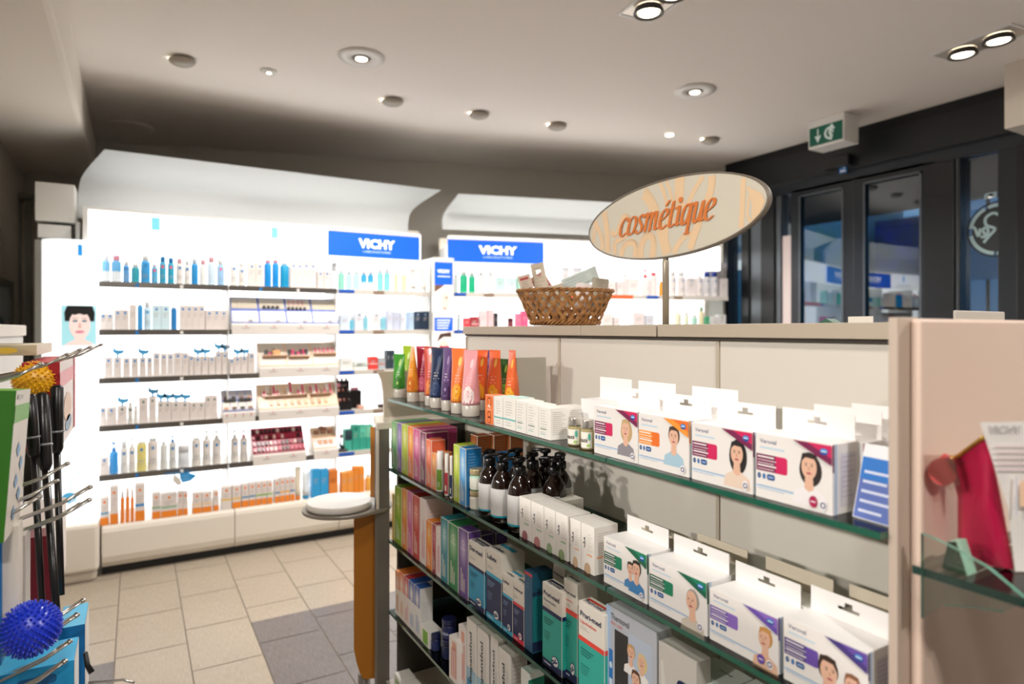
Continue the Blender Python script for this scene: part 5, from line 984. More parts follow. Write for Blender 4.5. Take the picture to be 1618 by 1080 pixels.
gjar(1, 742, 766, 0, .714, 'upper jar of the stacked pair with gold lid', JL, mat('#a9d2bc', .35), mat('#e4e6d8', .5), 'stacked gold lidded jars', h=.052, z=.0475, extra=jlab)
# pump bottles
AMB = mat('#1d0f0b', .08, coat=.5, spec=.6); BLK = mat('#0d0c0d', .25)
def pump_bottle():
    e = empty('pump_bottle', (0, 0, 0)); r = .0275
    g = MB(); g.lathe([(r*.9, 0), (r, .004), (r, .082), (r*.96, .092), (r*.80, .106), (r*.55, .117), (r*.40, .122), (r*.40, .126)], AMB, 30); g.build('bottle_body', e)
    g = MB(); g.lathe([(r*.50, .1245), (r*.53, .1265), (r*.53, .141), (r*.45, .144), (r*.22, .145), (r*.20, .155)], BLK, 24); g.build('pump_collar', e)
    g = MB(); g.lathe([(r*.42, .154), (r*.50, .157), (r*.46, .163), (r*.25, .165)], BLK, 20); g.tube([(0, 0, .1595), (0, -.015, .161), (0, -.03, .160), (0, -.036, .155)], [.0055, .005, .0042, .0035], BLK, 10); g.build('pump_head', e)
    P = Print(lambda u, v, l: ((r+l)*math.sin(u/r), -(r+l)*math.cos(u/r), v), .0003); wl = r*2.3; n = 22
    for k in range(n):
        a, b = -wl+2*wl*k/n, -wl+2*wl*(k+1)/n; P.rect(a, .018, b, .082, mat('#d9d8d6', .45)); P.rect(a, .0135, b, .018, mat('#14a3b8', .45))
    for q in (-.8, .35): P.lines(r*q-.004, .07, .026, 9, .0058, mat('#9b9a9c', .6), .0009, 2)
    P.lines(-r*1.5, .066, .016, 3, .012, mat('#3c3c40', .6), .0016, 2); P.build('label', e); return e
proto = pump_bottle()
for k, (x, yt, X, rot, lab) in enumerate(((774, 710, .737, .9, 'dark pump bottle, leftmost, right beside the stacked jars'), (794, 716, .737, -1.0, 'dark pump bottle, second in the front row'), (821, 722, .736, -1.0, 'dark pump bottle, front row right, beside the white cartons'),
        (818, 708, .80, .4, 'dark pump bottle hidden behind the second front one'), (842, 714, .80, 1.0, 'dark pump bottle, middle row behind the front right one'), (862, 709, .853, -1.6, 'dark pump bottle in the back row, left one'), (885, 715, .86, 2.0, 'dark pump bottle in the back row, far right one'), (876, 722, .80, -1.5, 'dark pump bottle with grey label, right behind white cartons'))):
    o = proto if k == 0 else copy_tree(proto); y = onX(x, HZ, X).y; o.location = (X, y, GZ[1]+.0006); o.rotation_euler = (0, 0, RZG+rot*.6); o['group'] = None; del o['group']; tag(o, lab, 'bottle', 'dark pump bottles')
    o.scale = (1.0, 1.0, gh(x, yt, 1, X)/.164)
def art_win(c1, c2):
    def art(P, Q, T, w, h, dp):
        P.ell(0, .008, w*.24, .010, c1, 1, 18); P.poly([(-w*.24, .0005), (w*.24, .0005), (w*.24, .008), (-w*.24, .008)], c1, 2); P.rect(-w*.05, h*.36, w*.35, h*.40, c2, 1); P.lines(-w*.0, h*.8, w*.4, 7, h*.055, mat('#bdb5ab', .6), .0007)
        P.ribbon([(-w*.25, h*.5), (-w*.18, h*.58), (-w*.22, h*.68)], .0018, mat('#4a4a48', .5), 2); P.ell(-w*.22, h*.70, w*.07, h*.02, '#4a4a48', 2, 8, .6); P.ell(-w*.28, h*.60, w*.06, h*.018, '#4a4a48', 2, 8, -.5)
        Q.lines(dp*.15, h*.85, dp*.65, 10, h*.05, mat('#b5aca2', .6), .0007); Q.rect(dp*.1, h*.34, dp*.9, h*.38, c2)
    return art
ws = [(820.7, 838.4, 785), (838.9, 859, 790), (859.5, 877.2, 798), (877.7, 897.2, 804), (901, 917.5, 818), (918, 939, 824)]
wl_ = [('#a8686c', '#a8c8b0'), ('#c98a8c', '#b0ccb4'), ('#9cb88c', '#b4d0b0'), ('#9aae7c', '#a8c8a4'), ('#d9b898', '#f0c09c'), ('#c8a888', '#f0b48c')]
for k, (a, b, y) in enumerate(ws):
    gcarton(1, a, b, y, .055, '#f2ede6', 'white soap carton with round window, %s in its row' % ('first from left', 'second', 'third', 'fourth', 'fifth with orange text', 'sixth with orange text')[k], art_win(*wl_[k]), grp='white window cartons', h=.087)
for k in range(2):
    o = gcarton(1, 900, 918, 0, .05, '#efeae0', 'white soap carton in the rear row, %s one' % ('left', 'right')[k], art_win('#c9a888', '#e8c8a8'), X=.79, h=.078, w=.042); o.location.y = (1.19, 1.14)[k]
veroval(1, 954, 1022.5, 846, .052, '#0e5f44', GRN, 'self-test carton with green corner and couple in blue', [(.14, .55, .13, '#3a2a20', {'shirt': '#4a86b8'}), (.28, .60, .16, '#2c2420', {'shirt': '#3f80b8'})], 0)
veroval(1, 1025.5, 1117.5, 880, .052, '#0e5f44', GRN, 'self-test carton with green corner and grey haired man', [(.27, .52, .20, '#a39c94', {'shirt': '#cfc4b4', 'bald': True, 'look': -1})], 0)
veroval(1, 1121, 1230, 928, .052, PUR, '#8c68c0', 'self-test carton with purple corner and short haired blond woman', [(.33, .52, .18, '#c9924c', {'look': -1, 'shirt': '#e2b89c'})], 0, badge=PUR)
veroval(1, 1238, 1372.5, 973, .052, '#4a3a80', PUR, 'self-test carton with purple corner and father with child', [(.05, .46, .2, '#3c281c', {'look': 1, 'shirt': '#c8ccd8'}), (.33, .42, .15, '#8c5c3c', {'shirt': '#4a78c8'})], 0)
# -- third shelf
def plainw(c, ink=INK):
    def art(P, Q, T, w, h, dp): P.lines(-w*.2, h*.1, h*.6, 3, w*.2, mat(ink, .5), w*.08, 2, True); Q.lines(dp*.1, h*.8, dp*.6, 8, h*.06, mat('#b8aea6', .6), .0008)
    return art
wc(2, 619.5, 623.4, 779, '#e8c83a', '#f4e69a', 'thin yellow and white carton at the third shelf end', .05)
wc(2, 623.8, 634.6, 766, '#8cb82a', '#d8e07a', 'tall lime green carton on the third glass shelf', .09)
wc(2, 635, 643.4, 770, '#e08a34', '#f4cc78', 'tall amber carton beside the tall lime carton', .09)
wc(2, 643.8, 651.6, 774, '#d0609c', '#f0b4cc', 'tall pink carton on the third glass shelf', .09)
wc(2, 652, 663.2, 780, '#c83a3a', '#f0a090', 'tall red carton on the third glass shelf', .08)
gcarton(2, 663.8, 672.6, 785, .085, '#efe2de', 'tall white carton with pink lettering beside the red one', plainw('#fff', '#d98a94'), side=None)
wc(2, 673.2, 682.6, 820, '#f08a2a', '#f8c060', 'short orange carton on the third glass shelf', .05)
wc(2, 683, 689, 826, '#a8283c', '#d87080', 'short crimson carton beside the short orange one', .05)
gcarton(2, 689.4, 695.8, 831, .05, '#f2e6e2', 'short white and pink carton left of the teal carton', plainw('#fff', '#e08a9c'))
wc(2, 696.4, 708, 815.6, '#2a8c9c', '#a8d4d4', 'tall teal carton on the third glass shelf', .06)
wc(2, 708.8, 724, 824, '#2f8c54', '#a8d8a8', 'tall emerald carton between teal and purple cartons', .06)
wc(2, 724.8, 739.8, 832, '#6a4a94', '#c4b0d8', 'tall purple carton beside the navy and cyan carton', .035)
for k in range(2):
    o = wc(2, 724.8, 738, 0, '#5c4086', '#a890c4', 'purple carton %s the tall purple carton' % ('right behind', 'furthest behind')[k], .035, X=.752+.042*k, h=.155, w=.034); o.location.y = gx(732)-.004
def med(name, sub, top, c1, band, bc, split=.60, foot=None, text='#1f2650', subc=None, bandh=.05, navy='#1b2a5c', sidec=None):
    def art(P, Q, T, w, h, dp):
        b = .0006; P.rect(-w/2+b, b, w/2-b, h*split, c1); P.rect(-w/2+b, h*split, w/2-b, h*(split+bandh), band, 2)
        t = mat(text, .5); P.text(name, -w*.42, h*(.86), w*(.16 if len(name) < 7 else .13), t, l=3, bold=.02, w=w*(.62 if len(name) < 7 else .80))
        if sub: P.text(sub, -w*.42, h*.79, w*.08, mat(subc or text, .5), l=3, bold=.01, w=w*.62)
        P.lines(-w*.42, h*.75, w*.4, 2, h*.02, mat('#a8a4a0', .6), .0007)
        for k in range(3): P.rect(-w*.40, h*(split-.08-.03*k), -w*.40+w*(.5-.08*k), h*(split-.08-.03*k)+h*.012, bc, 3)
        for k in range(4): P.rect(-w*.40, h*(split-.24-.03*k), -w*.40+w*(.34-.03*k), h*(split-.24-.03*k)+h*.007, bc, 3)
        if foot: P.rect(-w/2+b, b, w/2-b, h*.085, foot, 2); P.rect(-w*.4, h*.035, -w*.05, h*.05, '#dfe6f0', 3)
        cx, cy = w*.18, h*.13; P.ell(cx, cy, w*.18, h*.065, navy, 4, 24); P.ell(cx, cy, w*.155, h*.056, '#e9ecec', 5, 24)
        for k in (-1, 0, 1): P.ribbon([(cx-w*.1+k*w*.09, cy-h*.035+abs(k)*.004), (cx+k*w*.08, cy), (cx+w*.03+k*w*.08, cy+h*.038-abs(k)*.004)], w*.045, mat(navy, .5), 6)
        s = mat(sidec or c1, .45); Q.rect(b, b, dp-b, h*split, s); Q.rect(b, h*split, dp-b, h*(split+bandh), band, 2); Q.lines(dp*.2, h*(split-.06), dp*.55, 13, h*.034, mat(bc, .5), .001, 3)
        if foot: Q.rect(b, b, dp-b, h*.085, foot, 2)
        T.rect(-w*.45, dp*.55, w*.45, dp*.75, band, 1); T.text(name, -w*.42, dp*.2, w*.15, t, l=2, bold=.02, w=w*.7)
    return art
CY_, TQ, NV = '#2a9cc4', '#2fb0a0', '#1b2654'
gcarton(2, 740.5, 765.5, 852, .030, '#efe8dc', 'white and cyan medicine carton with navy stripe, leftmost of its kind', med('Der-med', None, 0, CY_, NV, '#14607c', foot=NV))
gcarton(2, 768.2, 792.5, 863.6, .062, '#efe8dc', 'large white carton with navy lower half and cyan stripe', med('Lubex', None, 0, NV, '#3fb0d4', '#7f9cc4', .62, foot='#3fb0d4'))
gcarton(2, 794, 810, 905, .04, '#efe8dc', 'small white carton with navy lower half and cyan stripe', med('Lubex', None, 0, NV, '#3fb0d4', '#7f9cc4', .62, foot='#3fb0d4'))
gcarton(2, 811, 828, 915.5, .055, '#efe8dc', 'white carton with navy lower half and red stripe', med('Lubexyl', None, 0, NV, '#e8404c', '#8f9cc4', .60, foot='#e8304c', navy='#b02a48'))
def art_teal(P, Q, T, w, h, dp):
    P.rect(-w/2+.0005, .0005, w/2, h-.0005, '#2f5f80'); P.rect(-w/2+.0005, h*.95, w/2, h*.985, '#d8404a', 2); P.lines(-w*.3, h*.84, w*.5, 2, h*.04, mat('#5f8cac', .5), .002); Q.rect(0, 0, dp, h, '#1d5870'); Q.rect(0, h*.72, dp, h*.76, '#16304c', 2); Q.rect(0, h*.06, dp, h*.70, '#157a80', 2); Q.rect(0, h*.02, dp, h*.14, '#16264c', 3); Q.lines(dp*.15, h*.66, dp*.7, 15, h*.032, mat('#0f5560', .5), .0012, 4)
gcarton(2, 829, 841.5, 899, .05, '#27506c', 'dark teal carton with red top edge between medicine cartons', art_teal, top='#22485f')
gcarton(2, 857, 888, 918, .028, '#f0e9dd', 'white and turquoise carton with navy stripe on third shelf', med('Pruri-med', 'Waschemulsion', 0, TQ, NV, '#176a64', .66, foot=NV))
gcarton(2, 891, 912.5, 912, .048, '#f0e9dd', 'white and turquoise carton with red stripe, taller rear one', med('Pruri-med', 'Lipolotion', 0, TQ, '#ee4a3c', '#176a64', .66, foot=NV, subc='#e8483c'), X=.722)
gcarton(2, 914, 955.5, 948, .030, '#f0e9dd', 'largest white and turquoise carton with red stripe, in front', med('Pruri-med', 'Lipolotion', 0, TQ, '#ee4a3c', '#176a64', .60, foot=NV, subc='#e8483c'), X=.705)
for k in range(3):
    o = gcarton(2, 845, 860, 0, .045, '#eae2d4', 'white carton with coloured top stripe in rear row, %s' % ('left', 'middle', 'right')[k], med('Pruri-med', None, 0, TQ, ('#3fb0d4', '#3fb0d4', '#ee4a3c')[k], '#176a64', .6), X=.79, h=(.165, .158, .172)[k], w=.044); o.location.y = (1.14, 1.09, 1.035)[k]
def art_thermo(P, Q, T, w, h, dp):
    P.e = .00009
    P.rect(-w/2, 0, w/2, h, '#b9bdc6', 1); P.rect(-w/2, h*.0, -w*.40, h, '#a9c0dc', 2); P.rect(-w*.32, 0, -w*.04, h*.82, mat('#2f2c2c', .5), 2); P.rect(-w*.04, 0, w*.42, h*.86, '#b9c4d4', 2)
    P.text('Thermoval', -w*.40, h*.895, w*.085, mat('#2b2d38', .5), l=3, bold=.012, w=w*.38); P.text('duo scan', -w*.40, h*.85, w*.055, mat('#e04a44', .5), l=3, w=w*.24)
    for k in range(7): P.rect(-w*.31, h*(.1+.045*k), -w*.06, h*(.1+.045*k)+.001, '#4c4a4a', 3)
    face(P, w*.02, h*.70, h*.062, '#c9a068', l=4, shirt='#f0ece8'); face(P, w*.23, h*.68, h*.06, '#e0c890', l=4, long=.9, shirt='#f0ece8'); face(P, w*.12, h*.50, h*.07, '#5c3c28', l=11, shirt='#efe6e2'); face(P, w*.30, h*.42, h*.072, '#c8a060', l=11, long=.8, shirt='#efe6e2')
    P.poly([(-w*.06, h*.30), (w*.30, h*.17), (w*.30, 0), (-w*.06, 0)], mat('#7c1c40', .45), 20); P.lines(-w*.02, h*.22, w*.24, 4, h*.03, mat('#e8c8d0', .5), .0014, 21)
    P.rect(-w*.44, h*.24, -w*.36, h*.62, '#2f78c0', 5); P.ell(-w*.40, h*.48, w*.03, h*.03, '#d8e6f2', 6); P.rect(-w*.43, h*.29, -w*.37, h*.36, '#d8e6f2', 6)
gcarton(2, 958, 1037.5, 935, .03, '#c6c9cc', 'grey thermometer carton with laughing family picture', art_thermo, h=.195)
def art_dev(P, Q, T, w, h, dp):
    P.rect(-w/2, 0, w/2, h, '#c9c4bc', 1); P.poly([(-w*.45, h*.85), (-w*.38, h*.85), (-w*.05, 0), (-w*.35, 0)], mat('#d8d4cc', .4), 2)
    x = w*.18; P.rrect(x-w*.2, h*.0, x+w*.2, h*.76, w*.12, mat('#7d8494', .35), 3); P.rrect(x-w*.18, h*.42, x+w*.18, h*.78, w*.12, mat('#1c2450', .3), 4); P.ell(x, h*.38, w*.15, h*.085, '#b8bcc4', 5); P.ell(x, h*.38, w*.10, h*.057, '#1a2348', 6); P.rrect(x-w*.16, h*.02, x+w*.16, h*.17, w*.06, mat('#1f2c60', .3), 5)
gcarton(2, 1041, 1101, 0, .03, '#c6c1b8', 'beige thermometer carton showing a navy device', art_dev, h=.185)
for k, (x0, x1) in enumerate(((1028, 1078), (1080, 1140), (1143, 1216), (1220, 1320))):
    def art_v(P, Q, T, w, h, dp): T.text('Veroval', -w*.1, dp*.62, .006, mat('#2c3340', .5), l=2, bold=.01); T.rect(-w*.45, dp*.1, w*.45, dp*.14, '#bcd0c4'); P.rect(-w/2, 0, w/2, h, '#cfd8d4'); P.text('Veroval', -w*.4, h*.85, .008, mat('#2c3340', .5), l=3)
    o = gcarton(2, x0, x1, 0, .07, '#dfe3da', 'pale green-white carton low on third shelf, %s from the family carton' % ('first', 'second', 'third', 'fourth')[k], art_v, X=.735, h=(.133, .148, .150, .146)[k]); 
    if k == 0:
        P = Print(front); P.l = 4; P.rect(-.03, .12, -.01, .131, '#e04a5c'); P.rect(-.01, .12, .01, .131, '#3a6fc0'); P.build('carton_flash', o)
# -- fourth shelf
def art_f(c, ink):
    def art(P, Q, T, w, h, dp): P.rect(-w/2+.0006, h*.6, w/2-.0006, h-.0006, fadeprint(c, '#f4efe8')); P.lines(-w*.2, h*.1, h*.4, 3, w*.22, mat(ink, .5), w*.08, 2, True); Q.lines(dp*.15, h*.7, dp*.6, 12, h*.045, mat('#a8a6a8', .6), .0008); T.rect(-w/2+.0006, .0006, w/2-.0006, dp-.0006, c)
    return art
gcarton(3, 624.6, 630.8, 900, .07, '#efe6dc', 'orange topped carton, leftmost on the fourth glass shelf', art_f('#ee8a2c', '#e09a60'))
gcarton(3, 631.2, 638, 902, .07, '#efe6dc', 'second orange topped carton beside the leftmost', art_f('#ee7a2c', '#e09a60'))
gcarton(3, 638.4, 645.4, 909, .07, '#efe4e0', 'red topped carton between orange and blue topped cartons', art_f('#cc3a44', '#d87a80'))
gcarton(3, 645.8, 654.5, 915, .06, '#ecebe8', 'blue topped carton, left one of two', art_f('#2a5ab0', '#7a9cd0'))
gcarton(3, 655, 663.5, 923, .04, '#ecebe8', 'blue topped carton, right one with text on its side', art_f('#2a5ab0', '#7a9cd0'))
gcarton(3, 664, 678, 985, .04, '#efeee8', 'low white carton with green front lying on fourth shelf', lambda P, Q, T, w, h, dp: (P.rect(-w*.2, h*.1, w*.35, h*.9, '#7cb83a'), Q.lines(dp*.1, h*.7, dp*.6, 3, h*.2, mat('#8a9a80', .6), .0008)))
NVJ = mat('#1c2350', .3, coat=.3)
gjar(3, 681, 697, 0, .716, 'small navy jar with white rim, in front of stack', NVJ, NVJ, mat('#2a3468', .4), 'navy cream jars', h=.045)
gjar(3, 698, 722, 0, .725, 'lower large navy jar of the stacked pair', NVJ, NVJ, mat('#252e60', .4), 'navy cream jars', h=.052)
gjar(3, 698, 722, 0, .725, 'upper large navy jar of the stacked pair', NVJ, NVJ, mat('#252e60', .4), 'navy cream jars', h=.052, z=.054, extra=lambda P, r, hb: P.text('NIVEA', -r*.6, hb*.35, hb*.2, mat('#c8d0e8', .5), l=3, bold=.03))
def art_p(P, Q, T, w, h, dp): P.lines(-w*.2, h*.12, h*.7, 3, w*.22, mat('#ee8f78', .5), w*.10, 2, True); P.rect(-w*.1, h*.75, w*.3, h*.93, '#f3b09c', 2)
gcarton(3, 709.5, 723, 1002, .03, '#f3ece8', 'white carton with salmon lettering, shorter front one', art_p, X=.700)
gcarton(3, 724.4, 736, 985, .03, '#f3ece8', 'white carton with salmon lettering, taller one', art_p)
# lettering on these runs upwards
def text_up(P, st, u, v, h, m, w, l=4, bold=.015):
    vs, fs, x0, x1, y0, y1 = txt(st, bold); k = h/.72; kx = w/(x1-x0); i = len(P.mb.v)
    P.mb.v += [P.fn(u-b*k, v+(a-x0)*kx, l*P.e) for a, b, _ in vs]; q = P.mb.mi(m)
    for f in fs: P.mb.f.append(tuple(i+j for j in f)); P.mb.m.append(q); P.mb.sm.append(False)
def art_b(P, Q, T, w, h, dp):
    P.rect(-w/2+.0006, .0006, w/2-.0006, h*.35, '#a9d0e4'); P.rect(-w*.45, .0006, w*.0, h*.2, '#3a9cd0', 2); text_up(P, 'Bepanthol', w*.05, h*.18, w*.24, mat('#2f3a48', .5), h*.66)
    P.lines(w*.2, h*.3, h*.5, 2, w*.12, mat('#9aa0a8', .6), .0007, 2, True); Q.rect(dp*.06, h*.03, dp*.95, h*.97, '#d2ccc6'); Q.lines(dp*.15, h*.9, dp*.6, 16, h*.05, mat('#8f8c8c', .6), .0009, 2)
for k, (a, b, y) in enumerate(((737.5, 752.5, 974), (754, 771, 988), (775, 787, 1002), (788, 806, 1020.6))):
    gcarton(3, a, b, y, (.04, .05, .03, .045)[k], '#f0ece6', 'tall white carton with upright dark lettering, %s from left' % ('first', 'second', 'third', 'fourth')[k], art_b, grp='white cartons with upright lettering')
gcarton(3, 823, 835, 1054, .04, '#eef0ea', 'white carton with green side at the fourth shelf', lambda P, Q, T, w, h, dp: (P.rect(-w*.2, h*.1, w*.3, h*.8, '#d8e4dc'), Q.rect(0, 0, dp, h*.92, '#1f8068'), Q.rect(dp*.2, h*.3, dp*.6, h*.8, '#dfe8e0', 2), T.rect(-w/2, 0, w/2, dp, '#cfe0d8')))
for k, (x, lab) in enumerate(((628, 'tiny white carton on the gondola plinth, leftmost'), (640, 'tiny white carton on the gondola plinth, second'))): gcarton(4, x-5, x+5, 0, .05, '#e6e4dc', lab, lambda P, Q, T, w, h, dp: P.rect(-w*.3, h*.2, w*.3, h*.6, '#8fb87c'), h=.03)
# ================================================================ BASKET, OVAL BOARD
bx = 1.13; by = onX(893, HZ, bx).y; dd = bx*SY+by*CY
hw_ = 71/F*dd; bz = GT+.0008; bh = (512-460)/F*dd
eb = empty('wicker_basket', (bx, by, bz), -math.atan2(SY, CY)); tag(eb, 'brown wicker basket full of samples on the gondola top', 'basket')
WK = wavemat('wicker', '#7a4a1e', '#a97a44', 60, .5, (1, 1, 1), .3)
def bp(t, v, o=0):      # around, height 0..1, outward offset
    s = .72+.28*v**.8; fl = 1+.06*abs(math.cos(t))**6*v
    return ((hw_*s+o)*math.cos(t)*fl, (.085*s+o)*math.sin(t), .006+bh*v)
g = MB()
N = 28
for d in (1, -1):
    for k in range(N):
        for q in (-.0060, -.002, .002, .0060):
            pts = []
            for i in range(9):
                v = i/8; t = 2*PI*k/N+d*v*.62; pts.append(bp(t+q*6, .03+.97*v, .0028*math.sin(v*PI*3+k*PI)*d))
            g.tube(pts, .0020, WK, 5)
g.build('basket_weave', eb)
g = MB()
for s in range(4):
    pts = [bp(2*PI*i/72, 1.0, .0035*math.cos(2*PI*i/72*11+s*PI/2)) for i in range(73)]; pts = [(x, y, z+.0045*math.sin(2*PI*i/72*11+s*PI/2)) for i, (x, y, z) in enumerate(pts)]
    g.tube(pts, .0026, WK, 5)
g.build('basket_rim', eb)
g = MB()
for s in range(3):
    pts = [bp(2*PI*i/90, .045, .006*math.cos(2*PI*i/90*16+s*2.1)) for i in range(91)]; pts = [(x, y, z+.006*math.sin(2*PI*i/90*16+s*2.1)) for i, (x, y, z) in enumerate(pts)]
    g.tube(pts, .0030, WK, 5)
g.lathe([(hw_*.7, .001), (hw_*.7, .004)], WK, 30, sy=.085/hw_); g.build('basket_base', eb)
BR = Matrix.Rotation(-math.atan2(SY, CY), 4, 'Z')
def sample(x, y, w, h, t, lean, roll, col, lab, art=None, hole=False, cat='sample'):
    """small packet standing in the basket; x, y in basket axes"""
    o3 = BR @ Vector((x, y, 0)); g = MB()
    if hole:
        for q in (((-w/2, 0, 0), (w/2, t, h*.72)), ((-w/2, 0, h*.72), (-w*.16, t, h)), ((w*.16, 0, h*.72), (w/2, t, h)), ((-w*.16, 0, h*.86), (w*.16, t, h))): g.box(*q, mat(col, .5))
    else: g.box((-w/2, 0, 0), (w/2, t, h), mat(col, .5))
    o = g.build('sample_packet', bevel=.0005); o.location = (bx+o3.x, by+o3.y, bz+.046); o.rotation_euler = (lean, roll, -math.atan2(SY, CY)+.1); tag(o, lab, cat, 'samples in the wicker basket')
    P = Print(front)
    if art: art(P, w, h)
    else: P.lines(-w*.35, h*.9, w*.7, 8, h*.07, mat('#8c8078', .6), .0009)
    P.build('packet_print', o); return o
sample(-.095, -.01, .038, .115, .012, -.1, -.28, '#cbb8a6', 'small sample carton with red text leaning left in basket', lambda P, w, h: (P.rect(-w*.4, h*.86, w*.3, h*.93, '#a83a34'), P.lines(-w*.35, h*.8, w*.7, 8, h*.06, mat('#5f544c', .6), .0012)))
sample(-.055, .02, .042, .15, .003, .05, -.22, '#c9bba8', 'tall sample card with round hanging hole in basket', None, True)
sample(-.015, .03, .05, .135, .01, .0, .62-1.2, '#d9a8a0', 'pink striped sample carton behind the others in basket', lambda P, w, h: [P.rect(-w*.45, h*(.55+.08*k), w*.45, h*(.58+.08*k), '#b8585c') for k in range(5)])
sample(-.035, -.03, .095, .075, .006, -.1, .28*-1, '#b8ab94', 'wide beige sachet with black square lying in basket front', lambda P, w, h: (P.rect(w*.0, h*.72, w*.12, h*.93, '#2a2622'), P.rect(w*.3, h*.6, w*.36, h*.75, '#2a2622'), P.lines(-w*.4, h*.8, w*.3, 5, h*.1, mat('#7d7264', .6), .001)))
o = sample(.055, .005, .115, .045, .004, .25, -.40, '#cdd8d4', 'pale blue leaflet sticking out to the right of basket', lambda P, w, h: P.lines(-w*.4, h*.8, w*.8, 4, h*.2, mat('#8fa4a8', .6), .001)); o.location.z += .075
sample(.098, -.012, .048, .10, .02, 0, .12, '#a9a08e', 'grey-beige sample carton at the right side of basket', lambda P, w, h: P.lines(-w*.35, h*.92, w*.7, 10, h*.06, mat('#6c645a', .6), .001))
sample(.05, .0, .05, .085, .012, 0, .1, '#e6dcd8', 'white sample carton low in the basket middle', lambda P, w, h: P.rect(-w*.4, h*.7, w*.4, h*.85, '#c86a70'))
# oval board
sx = 1.15; yL, yR = onX(931, HZ, sx).y, onX(1214, HZ, sx).y; A = (yL-yR)/2; syc = (yL+yR)/2
zc_t, zc_b = onX(1060, 283, sx).z, onX(1050, 405, sx).z; zc = (zc_t+zc_b)/2; Bh = (zc_t-zc_b)/2*1.03
es = empty('oval_sign', (sx, syc, GT)); tag(es, 'oval cream board lettered in orange on a thin pole above gondola', 'sign'); zl = zc-GT
g = MB(); n = 72; f = [(0, -A*math.cos(2*PI*k/n), zl+Bh*math.sin(2*PI*k/n)) for k in range(n)]
g.prism(f, (.010, 0, 0), mat('#c9c2b2', .35), mat('#3a3330', .4)); g.build('sign_board', es)
g = MB(); rows = [[(x, -(A+q)*math.cos(2*PI*k/n), zl+(Bh+q)*math.sin(2*PI*k/n)) for k in range(n)] for x, q in ((-.0008, -.003), (-.002, -.0015), (-.002, .0015), (.012, .0015), (.012, -.003))]; g.grid(rows, mat('#6d6458', .4), True, True); g.build('sign_rim', es)
def inside(u, v): return (u/(A-.002))**2+(v/(Bh-.002))**2 < 1
P = Print(lambda u, v, l: (-l, -u, zl+v), .0005); sw = mat('#dcbd98', .4); A_, B_ = A, Bh
def rb(pts, wd): P.ribbon([(u*A_, v*B_) for u, v in pts], wd*A_, sw, 1, keep=inside, step=14)
rb([(-.95, .5), (-.86, .1), (-.80, -.3), (-.82, -.9)], .05); rb([(-.78, .7), (-.74, .1), (-.72, -.5), (-.76, -1)], .07); rb([(-.68, -.05), (-.6, -.15), (-.5, .3), (-.42, .12), (-.48, -.25), (-.62, -.4), (-.6, -.8)], .05); rb([(-.9, .3), (-.93, -.2), (-.9, -.6)], .035)
rb([(-.55, -.95), (-.5, -.55), (-.40, -.45), (-.34, -.6), (-.36, -1)], .06); rb([(-.28, -1), (-.27, -.6), (-.2, -.35), (-.12, -.5), (-.14, -1)], .07); rb([(-.35, .95), (-.2, .7), (-.1, .2), (-.02, -.4), (.05, -1)], .10); rb([(-.05, 1), (.02, .5), (.04, 0), (.02, -.8)], .035); rb([(.02, 1), (.09, .5), (.11, -.2)], .03)
rb([(.18, 1), (.17, .5), (.19, .1)], .10); rb([(.24, .1), (.32, .5), (.46, .95)], .045); rb([(.50, 1), (.50, .5), (.42, 0), (.34, -.5), (.28, -.9)], .07); rb([(.1, -.95), (.2, -.6), (.3, -.5), (.3, -.9)], .05); rb([(.80, .8), (.79, .3), (.78, -.3), (.77, -.7)], .045)
P.poly([(q*A_, r*B_) for q, r in ((.82, .35), (.95, .1), (.975, -.1), (.93, -.33), (.86, -.48), (.87, -.1))], sw, 2); rb([(.84, .1), (.83, -.3), (.86, -.5)], .02)
P.build('board_pattern', es)
P = Print(lambda u, v, l: (-.003-l, -u, zl+v), .0003); og = mat('#cf7433', .45)
GLY = {'c': (.56, [[(.52, .80), (.43, .97), (.28, .97), (.12, .75), (.05, .4), (.12, .08), (.28, .0), (.48, .16)], [(.50, .80), (.44, .84)]]),
 'o': (.62, [[(.3, 1), (.12, .8), (.05, .42), (.1, .08), (.27, 0), (.45, .18), (.54, .55), (.47, .9), (.3, 1)]]),
 's': (.50, [[(.42, .80), (.36, .97), (.2, .95), (.12, .76), (.24, .56), (.36, .38), (.36, .12), (.2, 0), (.03, .06), (.02, .2)]]),
 'm': (.98, [[(-.02, .86), (.1, 1), (.14, .9), (.12, 0)], [(.14, .55), (.27, .92), (.40, .98), (.44, .80), (.42, 0)], [(.44, .55), (.57, .92), (.70, .98), (.75, .80), (.73, .14), (.80, .02), (.90, .12)]]),
 'e': (.56, [[(.08, .46), (.3, .55), (.45, .74), (.41, .95), (.27, .99), (.12, .8), (.05, .42), (.12, .08), (.28, 0), (.49, .17)]]),
 't': (.44, [[(.18, 1.32), (.14, 1.0), (.12, .3), (.15, .04), (.28, .02), (.38, .14)], [(0, .95), (.40, .95)]]),
 'i': (.32, [[(-.02, .86), (.09, 1), (.13, .9), (.12, .2), (.16, .02), (.27, .12)], [(.12, 1.30), (.13, 1.36)]]),
 'q': (.64, [[(.46, .84), (.30, 1), (.12, .8), (.05, .4), (.12, .06), (.25, .02), (.4, .3), (.48, .8)], [(.52, 1.02), (.50, .5), (.48, -.46)], [(.32, -.47), (.64, -.47)]]),
 'u': (.66, [[(-.02, .86), (.08, 1), (.13, .9), (.11, .3), (.15, .04), (.26, .02), (.42, .35), (.50, .98)], [(.50, 1), (.48, .2), (.53, .02), (.63, .12)]])}
word = 'cosmétique'; u1, u2 = syc-onX(979, HZ, sx).y, syc-onX(1132, HZ, sx).y
